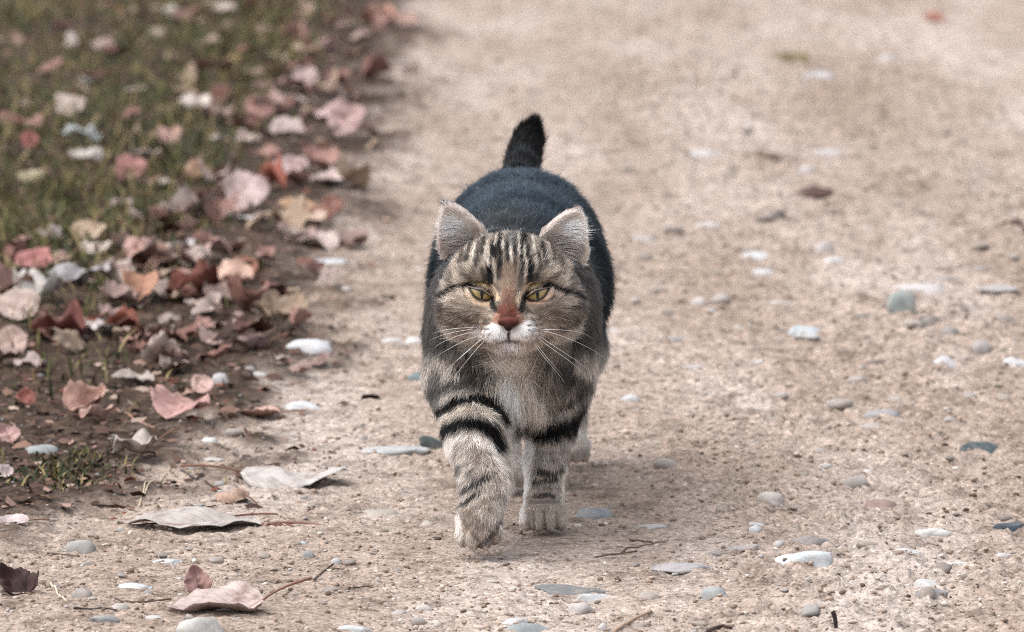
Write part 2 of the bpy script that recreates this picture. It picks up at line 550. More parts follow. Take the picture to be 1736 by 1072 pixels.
# groove of the mouth
f = f_cone((-0.0125, -0.2150, 0.1872), (-0.0025, -0.2225, 0.1890), 0.0011, 0.0011); fld.put(*f, k=0.002, sub=True)
f = f_cone((0.0075, -0.2150, 0.1872), (-0.0025, -0.2225, 0.1890), 0.0011, 0.0011); fld.put(*f, k=0.002, sub=True)
fld.a[:, :, :int((0.0 - GMIN[2]) / VOX)] = 0.02          # flat soles
BV, BQ = fld.mesh()

def field_grad(Pw):
    g = (Pw - fld.g) / fld.v
    i = np.clip(np.round(g).astype(int), 1, fld.n - 2)
    G = np.stack([fld.a[i[:, 0] + 1, i[:, 1], i[:, 2]] - fld.a[i[:, 0] - 1, i[:, 1], i[:, 2]],
                  fld.a[i[:, 0], i[:, 1] + 1, i[:, 2]] - fld.a[i[:, 0], i[:, 1] - 1, i[:, 2]],
                  fld.a[i[:, 0], i[:, 1], i[:, 2] + 1] - fld.a[i[:, 0], i[:, 1], i[:, 2] - 1]], -1)
    return G / (np.linalg.norm(G, axis=1)[:, None] + 1e-9)

REGS = ['torso', 'chest', 'leg_front_a', 'leg_front_b', 'leg_hind_a', 'leg_hind_b', 'tail', 'head', 'ear_a', 'ear_b']
def regions(Pw):
    best = np.full(len(Pw), 9.0); reg = np.zeros(len(Pw), int)
    for r, fn, lo, hi, k in PRIMS:
        m = ((Pw > lo - 0.02) & (Pw < hi + 0.02)).all(1)
        if not m.any(): continue
        q = Pw[m]
        d = fn(q[:, 0], q[:, 1], q[:, 2])
        if r.startswith('ear'): d = d - 0.0015
        b = best[m]; up = d < b
        b = np.where(up, d, b); best[m] = b
        rr = reg[m]; rr[up] = REGS.index(r); reg[m] = rr
    return reg

# ------------------------------------------------------------------ coat markings, with some shade and sheen painted in
def stroke_mask(pp, pts, w, soft=0.42):
    pts = np.asarray(pts, float); best = np.full(len(pp), 1e9)
    for a, b in zip(pts[:-1], pts[1:]):
        d = b - a; L = max(d @ d, 1e-6)
        t = np.clip(((pp - a) @ d) / L, 0, 1)
        best = np.minimum(best, np.linalg.norm(pp - a - t[:, None] * d, axis=1))
    return 1 - smooth(w / 2 * (1 - soft * 0.6), w / 2 * (1 + soft), best)

BLK = (17, 16, 17)
HEAD_STROKES = [   # points in the face plane, width, colour, strength
    (((862, 372), (864, 440)), 120, (120, 108, 98), .5),
    (((770, 430), (800, 470)), 60, (150, 134, 117), .6), (((960, 440), (930, 470)), 60, (150, 134, 117), .6),
    (((735, 440), (730, 560)), 26, (72, 68, 66), .8), (((992, 445), (998, 520)), 26, (58, 56, 58), .85),
    (((745, 420), (758, 440)), 14, (190, 172, 150), .6),
    (((760, 540), (800, 560)), 44, (158, 143, 128), .35), (((970, 550), (930, 560)), 44, (154, 141, 128), .35),
    (((775, 520), (815, 530)), 26, (120, 104, 90), .6), (((950, 515), (915, 530)), 26, (122, 106, 90), .6),
    (((738, 520), (765, 532), (795, 545)), 10, (84, 72, 63), .8), (((935, 530), (965, 537), (995, 528)), 9, (88, 76, 66), .75),
    (((745, 565), (790, 580)), 16, (190, 178, 168), .55), (((985, 560), (940, 580)), 16, (185, 175, 166), .55),
    (((760, 590), (800, 605)), 14, (96, 86, 78), .6), (((975, 590), (925, 605)), 14, (90, 82, 76), .6),
    (((871, 378), (874, 428)), 13, (58, 56, 58), .8), (((862, 380), (866, 430)), 5, (190, 184, 180), .7), (((882, 392), (880, 430)), 5, (180, 174, 168), .6),
    (((843, 383), (841, 415), (829, 452), (830, 482)), 12, BLK, 1), (((888, 388), (887, 425), (900, 455), (898, 482)), 12, BLK, 1),
    (((831, 376), (843, 399)), 8, BLK, .8), (((903, 383), (890, 404)), 8, BLK, .8),
    (((852, 405), (848, 441), (846, 468)), 10, BLK, .95), (((880, 400), (889, 431), (886, 464)), 10, BLK, .95),
    (((784, 421), (776, 444)), 5, (24, 22, 21), 0.85),
    (((792, 406), (786, 422)), 4, (212, 198, 182), 0.70),
    (((796, 409), (790, 443)), 5, (24, 22, 21), 0.85),
    (((805, 414), (798, 442)), 4, (212, 198, 182), 0.70),
    (((810, 424), (806, 450)), 5, (24, 22, 21), 0.85),
    (((817, 400), (812, 430)), 4, (212, 198, 182), 0.70),
    (((821, 398), (817, 430)), 5, (24, 22, 21), 0.85),
    (((829, 420), (827, 449)), 4, (212, 198, 182), 0.70),
    (((834, 417), (833, 441)), 5, (24, 22, 21), 0.85),
    (((842, 395), (839, 414)), 4, (212, 198, 182), 0.70),
    (((849, 404), (847, 431)), 5, (24, 22, 21), 0.85),
    (((853, 401), (852, 423)), 4, (212, 198, 182), 0.70),
    (((860, 414), (861, 443)), 5, (24, 22, 21), 0.85),
    (((867, 416), (866, 444)), 4, (212, 198, 182), 0.70),
    (((873, 417), (874, 449)), 5, (24, 22, 21), 0.85),
    (((879, 397), (881, 428)), 4, (212, 198, 182), 0.70),
    (((883, 394), (887, 425)), 5, (24, 22, 21), 0.85),
    (((889, 416), (890, 439)), 4, (212, 198, 182), 0.70),
    (((896, 417), (897, 448)), 5, (24, 22, 21), 0.85),
    (((903, 398), (907, 427)), 4, (212, 198, 182), 0.70),
    (((911, 426), (917, 451)), 5, (24, 22, 21), 0.85),
    (((914, 401), (918, 428)), 4, (212, 198, 182), 0.70),
    (((920, 412), (924, 439)), 5, (24, 22, 21), 0.85),
    (((926, 426), (934, 448)), 4, (212, 198, 182), 0.70),
    (((935, 414), (943, 439)), 5, (24, 22, 21), 0.85),
    (((941, 422), (949, 448)), 4, (212, 198, 182), 0.70),
    (((820, 395), (812, 420), (806, 446)), 8, (40, 36, 33), .85), (((915, 398), (922, 425), (928, 446)), 8, (40, 36, 33), .85),
    (((800, 405), (786, 440)), 8, (56, 50, 46), .8), (((940, 412), (950, 440)), 8, (56, 50, 46), .8),
    (((816, 455), (822, 474)), 7, (52, 45, 40), .8), (((914, 455), (908, 474)), 7, (52, 45, 40), .8),
    (((780, 462), (800, 474)), 7, (72, 63, 56), .7), (((948, 465), (930, 476)), 7, (72, 63, 56), .7),
    (((758, 450), (760, 480)), 8, (84, 74, 66), .7), (((975, 455), (972, 482)), 8, (70, 62, 56), .7),
    (((742, 515), (752, 545), (775, 560)), 9, (62, 54, 48), .8), (((992, 530), (975, 552), (955, 560)), 9, (58, 51, 46), .8),
    (((748, 575), (775, 592), (800, 598)), 9, (66, 58, 52), .75), (((985, 575), (958, 592), (930, 600)), 9, (60, 53, 48), .75),
    (((862, 395), (860, 440)), 6, (44, 41, 40), .8), (((826, 410), (820, 440)), 5, (200, 186, 170), .6), (((905, 412), (908, 440)), 5, (196, 182, 166), .6),
    (((855, 465), (855, 495)), 4, (74, 64, 56), .8), (((869, 465), (869, 495)), 4, (74, 64, 56), .8), (((862, 460), (862, 490)), 3, (190, 172, 154), .6),
    (((862, 440), (863, 470)), 5, (70, 62, 56), .6), (((872, 435), (873, 465)), 4, (70, 62, 56), .6),
    (((812, 425), (800, 462)), 9, (66, 58, 52), .7), (((928, 445), (910, 470)), 9, (62, 55, 50), .7),
    (((790, 420), (778, 455)), 8, (88, 78, 70), .6), (((950, 430), (955, 462)), 8, (84, 76, 68), .6),
    (((836, 440), (839, 478)), 5, (196, 180, 162), .7), (((893, 440), (890, 478)), 5, (190, 172, 155), .7),
    (((742, 504), (751, 497), (764, 487), (797, 483)), 7, BLK, 1), (((931, 484), (953, 490), (975, 496), (990, 506)), 7, BLK, 1),
    (((795, 483), (815, 488), (835, 500)), 7, BLK, 1), (((932, 483), (912, 488), (892, 500)), 7, BLK, 1),
    (((862, 462), (862, 505)), 24, (132, 110, 93), .85), (((862, 500), (862, 516)), 24, (130, 96, 78), .8),
    (((822, 481), (836, 490), (844, 508)), 8, (220, 194, 166), .95), (((900, 482), (889, 491), (881, 509)), 8, (214, 188, 160), .95),
    (((790, 496), (806, 510), (829, 513)), 9, (222, 190, 160), .9), (((894, 513), (915, 511), (938, 495)), 9, (218, 174, 148), .9),
    (((776, 492), (790, 497)), 9, (205, 186, 166), .8), (((936, 494), (952, 500)), 9, (206, 182, 164), .8),
    (((862, 516), (862, 530)), 24, (98, 72, 59), .8), (((862, 524), (862, 540)), 30, (100, 62, 48), .75), (((862, 538), (862, 550)), 40, (106, 56, 40), .9), (((862, 500), (862, 545)), 6, (84, 58, 48), .5), (((842, 540), (833, 551)), 12, (176, 128, 108), .7), (((882, 540), (892, 549)), 12, (172, 126, 108), .7),
    (((833, 504), (840, 527)), 10, BLK, 1), (((891, 504), (884, 527)), 10, BLK, 1),
    (((806, 564), (846, 572)), 20, (206, 196, 190), .85), (((920, 560), (878, 572)), 20, (204, 194, 188), .85),
    (((834, 558), (857, 571)), 20, (254, 250, 248), 1), (((895, 554), (868, 571)), 20, (254, 250, 248), 1),
    (((830, 592), (895, 592)), 22, (182, 170, 162), .9), (((850, 588), (876, 588)), 10, (222, 214, 212), .8),
    (((804, 549), (829, 549)), 4, (96, 72, 56), .85), (((803, 558), (829, 558)), 4, (86, 68, 58), .85), (((818, 567), (832, 566)), 3, (80, 70, 66), .7),
    (((896, 552), (919, 550)), 4, (86, 68, 58), .85), (((896, 560), (921, 559)), 4, (76, 64, 58), .85), (((903, 568), (915, 569)), 3, (70, 62, 60), .7),
    (((862, 558), (862, 579)), 5, (60, 50, 50), 1), (((846, 580), (862, 577), (878, 580)), 5, (110, 98, 96), .9),
    (((812, 610), (862, 618), (916, 613)), 22, (30, 26, 24), .95),  # shade under the chin, painted into the fur
    (((840, 636), (890, 638)), 16, (150, 132, 114), .7),
]
CHEST_STROKES = [
    (((722, 400), (728, 640)), 76, (32, 32, 33), .95), (((1010, 400), (1010, 640)), 72, (30, 33, 37), .95),
    (((730, 600), (740, 700)), 60, (78, 74, 70), .9), (((1005, 600), (1000, 680)), 60, (52, 52, 54), .9),
    (((800, 610), (862, 622), (925, 614)), 24, (34, 30, 28), .95),  # the chin's shade carried onto the chest fur as colour
    (((820, 650), (862, 654), (905, 650)), 24, (150, 132, 114), .7),
    (((868, 650), (890, 740)), 96, (214, 200, 184), .9), (((930, 650), (940, 680)), 30, (150, 132, 114), .8),
    (((755, 632), (800, 640), (838, 642)), 12, (40, 36, 34), .85), (((735, 668), (765, 657), (830, 651)), 16, (44, 40, 38), .9),
    (((960, 640), (985, 660)), 22, (44, 42, 42), .85), (((905, 640), (945, 636), (975, 622)), 12, (42, 38, 36), .8), (((915, 664), (950, 662), (980, 645)), 11, (48, 43, 40), .8),
    (((930, 694), (975, 678)), 14, (50, 45, 42), .85),
    (((860, 664), (870, 700), (880, 790)), 26, (232, 224, 218), .95), (((732, 707), (774, 679), (816, 676), (847, 696), (858, 713)), 13, BLK, .95),
    (((886, 733), (928, 736), (970, 728), (1000, 704)), 30, BLK, .95),
]
LEGA_STROKES = [
    (((900, 752), (965, 750)), 5, (140, 126, 112), .7), (((905, 784), (965, 780)), 5, (118, 104, 92), .7), (((902, 826), (950, 828)), 5, (112, 98, 86), .7), (((900, 852), (955, 850)), 6, (116, 104, 92), .7),
    (((955, 640), (995, 660)), 26, (48, 45, 45), .85), (((990, 690), (1000, 730)), 22, (90, 86, 84), .7),
    (((905, 650), (925, 690)), 30, (190, 166, 140), .8),
    (((930, 694), (960, 690), (985, 672)), 13, (40, 36, 34), .9),
    (((880, 733), (928, 737), (970, 729), (1003, 702)), 30, BLK, 1),
    (((912, 772), (965, 768)), 5, (110, 95, 82), .6), (((912, 801), (940, 806), (962, 790)), 9, (34, 30, 28), .95), (((906, 818), (944, 815)), 7, (38, 33, 30), .95),
    (((906, 841), (938, 841)), 8, (40, 35, 32), .9),
    (((882, 716), (897, 760), (889, 813), (880, 880)), 17, (236, 228, 222), .95),
    (((960, 790), (954, 850)), 6, (208, 192, 176), .8),
    (((903, 868), (905, 898)), 4, (84, 74, 66), .7), (((922, 868), (924, 898)), 4, (70, 62, 56), .7), (((944, 868), (944, 896)), 4, (90, 80, 70), .6),  # dark gaps between the toes, shade painted as thin strokes
]
LEGB_STROKES = [
    (((770, 775), (800, 764), (840, 772)), 6, (150, 134, 120), .6), (((775, 790), (800, 784), (830, 790)), 6, (140, 124, 110), .6), (((775, 822), (800, 812), (845, 800)), 5, (124, 110, 98), .7),
    (((790, 868), (825, 850), (852, 840)), 6, (120, 104, 92), .7), (((780, 880), (800, 870)), 6, (110, 96, 86), .7),
    (((732, 668), (765, 657), (830, 651)), 20, (44, 40, 38), .9), (((735, 640), (732, 700)), 22, (78, 74, 72), .8),
    (((732, 707), (774, 681), (816, 677), (847, 696), (860, 716)), 14, BLK, 1),
    (((745, 715), (775, 698), (815, 694), (838, 706)), 12, (200, 180, 160), .8),
    (((738, 738), (780, 720), (810, 719), (838, 733), (850, 758)), 22, BLK, 1),
    (((745, 760), (768, 745), (800, 742), (835, 758), (850, 790)), 10, (226, 214, 204), .8),
    (((757, 760), (760, 900)), 16, (222, 210, 203), .8), (((850, 790), (860, 840)), 12, (218, 200, 184), .7),
    (((768, 806), (775, 796)), 11, (46, 56, 54), .9), (((795, 806), (800, 800)), 8, (90, 84, 78), .7),
    (((783, 836), (807, 820), (826, 811)), 8, (32, 29, 27), .95), (((780, 858), (800, 844), (812, 836)), 8, (32, 29, 27), .95),
    (((805, 772), (815, 776)), 9, (140, 108, 90), .7), (((822, 845), (828, 862)), 14, (128, 106, 88), .6),
    (((790, 880), (835, 915)), 30, (136, 118, 104), .8), (((815, 928), (838, 905), (846, 890)), 8, (58, 50, 48), .8), (((776, 880), (778, 915)), 10, (226, 214, 206), .8),
    (((800, 903), (810, 915)), 6, (84, 72, 64), .6),
]

def coat(Pw, N, reg, Pm=None):
    pp = project(Pw if Pm is None else Pm)
    n = len(Pw)
    x, y, z = Pw.T
    col = np.tile(lin((60, 66, 70)), (n, 1))
    def lay(mask, c):
        mask = np.asarray(mask, float)
        k = np.flatnonzero(mask > 1e-3)
        if len(k):
            mk = mask[k][:, None]
            col[k] = col[k] * (1 - mk) + lin(c) * mk
    wob = pp + np.stack([4.0 * fbm(x * 160, y * 90, z * 160, 2), 4.0 * fbm(x * 160 + 40, y * 90, z * 160, 2)], -1)
    # trunk: blue-grey sky sheen painted on the back, darker flanks, faint bands
    t = (reg == 0).astype(float)
    sky_sheen = smooth(0.215, 0.275, z + 0.006 * fbm(x * 60, y * 30, z * 60, 2))
    band = 0.5 + 0.5 * np.sin(y * 70 + 6 * fbm(x * 18, y * 12, z * 18, 2) + z * 30)
    lay(t, (30, 42, 50))
    lay(t * sky_sheen * 0.85, (84, 100, 114))
    lay(t * smooth(0.55, 0.9, band) * 0.5, (22, 30, 35))
    lay(t * smooth(0.45, 0.1, band) * 0.30, (84, 96, 106))
    lay(t * smooth(0.5, 0.15, band) * 0.45 * smooth(0.25, 0.19, z), (92, 92, 90))
    lay(t * smooth(0.05, -0.02, x) * smooth(0.10, 0.02, y) * 0.6, (88, 84, 80))
    # tail
    t = (reg == 6).astype(float)
    lay(t, (9, 9, 11))
    for yy in (0.531, 0.50, 0.455):
        lay(t * np.exp(-((y - yy) / 0.005) ** 2) * 0.6, (96, 100, 104))
    # hind legs
    t = ((reg == 4) | (reg == 5)).astype(float)
    lay(t, (60, 66, 70))
    lay(t * smooth(0.13, 0.085, z), (200, 188, 177))
    lay(t * smooth(0.5, 0.85, 0.5 + 0.5 * np.sin(z * 200 + 3 * fbm(x * 30, y * 30, z * 30, 2))) * 0.5 * smooth(0.13, 0.1, z), (130, 118, 110))
    # chest and front legs
    chest = np.isin(reg, [1]); la = reg == 2; lb = reg == 3; hd = reg == 7
    lay(chest.astype(float), (120, 108, 96))
    lay((la | lb).astype(float), (176, 162, 148))
    side = smooth(0.02, 0.075, y)
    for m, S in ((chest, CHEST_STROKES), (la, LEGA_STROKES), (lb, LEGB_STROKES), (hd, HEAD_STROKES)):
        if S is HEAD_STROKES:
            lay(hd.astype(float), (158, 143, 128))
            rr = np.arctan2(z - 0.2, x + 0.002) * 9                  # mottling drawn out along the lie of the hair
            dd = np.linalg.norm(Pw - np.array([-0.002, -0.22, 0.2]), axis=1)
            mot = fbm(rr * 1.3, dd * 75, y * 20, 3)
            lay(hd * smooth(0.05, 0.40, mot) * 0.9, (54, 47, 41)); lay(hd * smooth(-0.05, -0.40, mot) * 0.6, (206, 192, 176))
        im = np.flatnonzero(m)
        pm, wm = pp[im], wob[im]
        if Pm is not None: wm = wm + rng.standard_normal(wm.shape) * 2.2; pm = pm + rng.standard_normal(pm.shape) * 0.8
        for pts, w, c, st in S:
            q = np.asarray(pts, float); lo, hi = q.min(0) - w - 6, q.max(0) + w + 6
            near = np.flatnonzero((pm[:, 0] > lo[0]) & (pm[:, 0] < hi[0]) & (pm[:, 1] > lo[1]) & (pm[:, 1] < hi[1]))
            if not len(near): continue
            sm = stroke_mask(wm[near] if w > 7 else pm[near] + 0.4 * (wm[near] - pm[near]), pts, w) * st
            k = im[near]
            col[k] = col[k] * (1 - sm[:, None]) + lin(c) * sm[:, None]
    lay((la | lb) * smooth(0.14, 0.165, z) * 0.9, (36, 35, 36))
    lay((chest | la | lb) * side * smooth(0.10, 0.13, z), (66, 68, 70))
    lay(hd * smooth(-0.135, -0.10, y) * 0.7, (82, 80, 78))
    lay(chest * smooth(-0.075, -0.04, y) * smooth(0.205, 0.225, z), (40, 47, 53))
    # ears
    for k, E in enumerate(EARS):
        m = reg == 8 + k
        d = Pw - E['base']
        h = d @ E['w'] / E['L']; c = d @ E['n']; a = (d @ E['u'] - E['shear'] * h)
        inner = m & ((N @ E['n']) > 0.25)
        lay(m.astype(float), (96, 84, 76))
        lay(inner.astype(float), (224, 208, 198))
        lay(inner * np.exp(-((h - 0.28) / 0.26) ** 2 - ((a + 0.10 * E['half']) / (0.42 * E['half'])) ** 2), (250, 244, 240))
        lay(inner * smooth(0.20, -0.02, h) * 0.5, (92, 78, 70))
        wid = E['half'] * np.clip(1 - np.clip(h, 0, 1), 0, 1) ** 0.60
        rim = m * smooth(0.82, 0.96, np.abs(a) / np.maximum(wid, 1e-4)) * (N @ E['n'] > -0.35)
        lay(rim * 0.6, (226, 208, 196))
        lay(m * smooth(0.92, 1.02, h) * 0.8, (70, 60, 56))
    return col

# ------------------------------------------------------------------ body mesh
tri = np.concatenate([BQ[:, [0, 1, 2]], BQ[:, [0, 2, 3]]])
vN = field_grad(BV)
vreg = regions(BV)
m, n, l, b = new_mat('cat_skin')
a_ = nd(n, 'ShaderNodeAttribute', attribute_name='coat')
dk = mix(n, l, 1.0, a_.outputs['Color'], (0.62, 0.60, 0.58), 'MULTIPLY')
l.new(dk, b.inputs['Base Color'])
b.inputs['Roughness'].default_value = 0.9
cat = mesh_obj('cat', BV - CAT0, BQ, m, loc=tuple(CAT0))
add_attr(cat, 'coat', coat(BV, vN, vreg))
tag(cat, 'grey-brown tabby cat walking towards the camera with one front paw lifted forward', 'cat')

# ------------------------------------------------------------------ eyes, lids
m, n, l, b = new_mat('cat_iris')
tc = nd(n, 'ShaderNodeTexCoord')
mp = nd(n, 'ShaderNodeMapping'); mp.inputs['Scale'].default_value = (1, 0, 1); l.new(tc.outputs['Object'], mp.inputs['Vector'])
ln = nd(n, 'ShaderNodeVectorMath', operation='LENGTH'); l.new(mp.outputs[0], ln.inputs[0])
rp = ramp(n, [(0.0, lin((112, 100, 58))), (0.0045 / 0.0122, lin((164, 143, 90))), (0.0085 / 0.0122, lin((140, 116, 70))), (0.0100 / 0.0122, lin((40, 32, 22)))])
dv = nd(n, 'ShaderNodeMath', operation='DIVIDE'); dv.inputs[1].default_value = 0.0122; l.new(ln.outputs['Value'], dv.inputs[0]); l.new(dv.outputs[0], rp.inputs[0])
ns = noise(n, l, tc.outputs['Object'], 900, 2)
fb = ramp(n, [(0.3, (0.7, 0.7, 0.65)), (0.7, (1.15, 1.12, 1.0))]); l.new(ns.outputs[0], fb.inputs[0])
l.new(mix(n, l, 0.7, rp.outputs[0], fb.outputs[0], 'MULTIPLY'), b.inputs['Base Color'])
b.inputs['Roughness'].default_value = 0.25
b.inputs['Coat Weight'].default_value = 0.6
b.inputs['Coat Roughness'].default_value = 0.03
IRIS = m
PUP, n, l, b = new_mat('cat_pupil')
b.inputs['Base Color'].default_value = (0.004, 0.004, 0.004, 1); b.inputs['Roughness'].default_value = 0.12
LID, n, l, b = new_mat('cat_eyelid')
a_ = nd(n, 'ShaderNodeAttribute', attribute_name='lid'); l.new(a_.outputs['Color'], b.inputs['Base Color']); b.inputs['Roughness'].default_value = 0.5

EYE_OUT = [(-20, -8.6), (-15, -8.2), (-8, -6.2), (0, -3.3), (8, 0.4), (14, 4.0), (19, 8.5), (15, 9.8), (9, 10.6), (3, 10.2), (-4, 7.8), (-11, 3.2), (-16, -3.2)]
LIDS = []
for (c, sg) in EYES:
    V, Fc = ICO[4]
    eye = mesh_obj('eye', V * ER, Fc, IRIS, cat, loc=tuple(c - CAT0))
    eye['label'] = 'half-closed olive-yellow eye on the picture\'s ' + ('left' if sg < 0 else 'right')
    # slit pupil as a thin raised patch on the eyeball
    px0, pw, ph = (0.0008 * (1 if sg < 0 else 0.2), 0.0014, 0.0068)
    V2, F2 = [], []
    nt, nr = 24, 4
    for i in range(nr + 1):
        for j in range(nt):
            an = 2 * math.pi * j / nt; q = i / nr
            xx = px0 + pw * q * math.cos(an) * (1 - 0.55 * abs(math.sin(an))) ; zz = -0.0005 + ph * q * math.sin(an)
            rr = ER + 0.00018
            V2.append((xx, -math.sqrt(rr * rr - xx * xx - zz * zz), zz))
    for i in range(nr):
        for j in range(nt):
            F2.append((i * nt + j, i * nt + (j + 1) % nt, (i + 1) * nt + (j + 1) % nt, (i + 1) * nt + j))
    mesh_obj('pupil', V2, F2, PUP, eye)
    # lids: a shell over the eyeball with an almond opening
    out = np.array(EYE_OUT, float) * 0.97 / 2045.0
    out[:, 0] *= 1 if sg < 0 else -1
    out[:, 1] *= -1
    k = len(out)
    fine = []
    for i in range(k):
        p0, p1, p2, p3 = out[i - 1], out[i], out[(i + 1) % k], out[(i + 2) % k]
        for t in np.arange(0, 1, 0.25):
            fine.append(0.5 * (2 * p1 + (p2 - p0) * t + (2 * p0 - 5 * p1 + 4 * p2 - p3) * t * t + (3 * p1 - p0 - 3 * p2 + p3) * t ** 3))
    fine = np.array(fine); kk = len(fine)
    V3, C3, F3 = [], [], []
    rings = (0, 0.0, 0.14, 0.26, 0.5, 1.0)
    dk = lin((24, 20, 20)); pale = lin((196, 166, 140)); brown = lin((130, 112, 96))
    for ri, t in enumerate(rings):
        for p in fine:
            dirn = p / (np.linalg.norm(p) + 1e-9)
            far = dirn * (ER + 0.0004)
            gap = np.linalg.norm(far - p)
            q = p + dirn * (gap if ri == 5 else min({2: 0.0008, 3: 0.0015, 4: 0.0022}.get(ri, 0.0), gap * 0.9))
            rr = ER + (0.0001 if ri == 0 else (0.0010 if ri == 1 else 0.0012))
            V3.append((q[0], -math.sqrt(max(rr * rr - q[0] ** 2 - q[1] ** 2, 1e-9)), q[1]))
            up = q[1] > -0.1 * abs(q[0]) and p[1] > 0.0
            C3.append(dk if ri <= 3 else (dk * 0.35 + (brown if p[1] > 0.001 else pale) * 0.65 if ri == 4 else (brown if p[1] > 0.001 else pale)))
    for i in range(len(rings) - 1):
        for j in range(kk):
            F3.append((i * kk + j, i * kk + (j + 1) % kk, (i + 1) * kk + (j + 1) % kk, (i + 1) * kk + j))
    lid = mesh_obj('eyelid', V3, F3, LID, eye)
    add_attr(lid, 'lid', np.array(C3))
    LIDS.append((np.array(V3) + c, np.array([q for q in F3 if q[0] >= kk * 4]), c))

# ------------------------------------------------------------------ fur
NOSE = at_y(862, 549, -0.2235)
def in_poly_eye(pp):
    bad = np.zeros(len(pp), bool)
    for (cx, cyy, s) in ((815.5, 496.5, -1), (910.5, 496.5, 1)):
        dx = (pp[:, 0] - cx); dy = pp[:, 1] - cyy - s * -0.0 * dx
        dy = dy + s * 0.42 * dx
        bad |= (dx / 20.5) ** 2 + (dy / 8.5) ** 2 < 1
    return bad

A, B_, C_ = BV[tri[:, 0]], BV[tri[:, 1]], BV[tri[:, 2]]
area = 0.5 * np.linalg.norm(np.cross(B_ - A, C_ - A), axis=1)
cen = (A + B_ + C_) / 3
treg = vreg[tri[:, 0]]
DENS = np.array([0.62, 1.25, 1.7, 1.7, 0.7, 0.7, 1.3, 2.5, 2.5, 2.5])
nb = np.exp(-(np.linalg.norm(cen - (NOSE + np.array([0, 0.02, 0.006])), axis=1) / 0.022) ** 2) * (treg == 7)
wgt = area * DENS[treg] * (1 + 1.6 * nb) * np.where((cen[:, 1] > 0.12) & (treg != 6), 0.75, 1.0) * np.where(cen[:, 2] < 0.002, 0.0, 1)
NH = 320000
pick = rng.choice(len(tri), NH, p=wgt / wgt.sum())
r1 = np.sqrt(rng.random(NH)); r2 = rng.random(NH)
root = (1 - r1)[:, None] * A[pick] + (r1 * (1 - r2))[:, None] * B_[pick] + (r1 * r2)[:, None] * C_[pick]
Nn = field_grad(root)
reg = regions(root)
pp = project(root)
hd = reg == 7
bad = hd & in_poly_eye(pp) & (Nn[:, 1] < 0.2) & (root[:, 1] < -0.15)
nl = hd & (root[:, 1] < -0.205) & (np.abs(pp[:, 0] - 863.5) < 19 - 0.75 * np.clip(pp[:, 1] - 541, 0, 30)) & (pp[:, 1] > 539) & (pp[:, 1] < 561)
keep = ~(bad | nl)
root, Nn, reg, pp = root[keep], Nn[keep], reg[keep], pp[keep]
for LV, LF, lc in LIDS:                     # short hair on the eyelids
    k = 2600
    q = LF[rng.integers(0, len(LF), k)]; a = rng.random((k, 1)); b2 = rng.random((k, 1))
    p = (LV[q[:, 0]] * (1 - a) + LV[q[:, 1]] * a) * (1 - b2) + (LV[q[:, 3]] * (1 - a) + LV[q[:, 2]] * a) * b2
    nn = p - lc; nn /= np.linalg.norm(nn, axis=1)[:, None]
    root = np.concatenate([root, p]); Nn = np.concatenate([Nn, nn]); reg = np.concatenate([reg, np.full(k, 7)])
pp = project(root)
n_ = len(root)
x, y, z = root.T

# combing direction and length for every region
D = np.tile(np.array([0.0, 1.0, -0.28]), (n_, 1))
L = np.full(n_, 0.015)
lift = np.full(n_, 0.34)
D[reg == 0] += np.stack([0 * x, 0 * x, -0.2 * smooth(0.2, 0.12, z)], -1)[reg == 0]
m = reg == 1
D[m] = np.array([0, 0.12, -1.0]) + np.stack([0.7 * (x + 0.0), 0 * x, 0 * x], -1)[m] * 8
L[m] = 0.011 + 0.012 * smooth(0.048, 0.026, np.abs(x[m] - 0.004)) * smooth(0.215, 0.19, z[m]); lift[m] = 0.34
L[m & (y > 0.03)] = 0.010
for r in (2, 3, 4, 5):
    m = reg == r
    D[m] = np.array([0, 0.25, -1.0])
    L[m] = np.interp(z[m], [0.0, 0.02, 0.06, 0.12, 0.18], [0.0022, 0.0036, 0.0075, 0.011, 0.011])
    lift[m] = 0.40
m = (reg == 3)
D[m] = np.array([0.02, -0.10, -1.0])
m = m & (z < 0.035)
D[m] = np.array([0.0, -0.75, -0.9])
m = (reg == 2) & (z < 0.03)
D[m] = np.array([0.0, -0.9, -0.5])
m = reg == 6
tt = np.argmin(np.linalg.norm(root[m][:, None] - TAIL[None], axis=2), axis=1)
TT = np.gradient(TAIL, axis=0)
D[m] = TT[tt] / np.linalg.norm(TT[tt], axis=1)[:, None]
L[m] = 0.0105; lift[m] = 0.42
m = reg == 7
rad = root[m] - NOSE
dn = np.linalg.norm(rad, axis=1)
rad = rad / dn[:, None]
dl = rad.copy()
dl[:, 1] = np.abs(dl[:, 1]) * 0.6
low = smooth(0.215, 0.190, z[m])
dl[:, 2] -= 0.75 * low
dl[:, 0] += np.sign(x[m] + 0.002) * 0.45 * low * smooth(0.012, 0.03, np.abs(x[m] + 0.002))
chin = (np.abs(x[m] + 0.002) < 0.02) & (z[m] < 0.187)
dl[chin] = np.array([0, 0.5, -0.8])
D[m] = dl
Lh = np.interp(dn, [0, 0.012, 0.025, 0.045, 0.07, 0.10], [0.0034, 0.0042, 0.0050, 0.0060, 0.0075, 0.010])
cheek = smooth(0.036, 0.055, np.abs(x[m] + 0.002)) * smooth(0.235, 0.212, z[m])
jaw = smooth(0.188, 0.178, z[m])
Lh = Lh + 0.003 * cheek + 0.004 * jaw
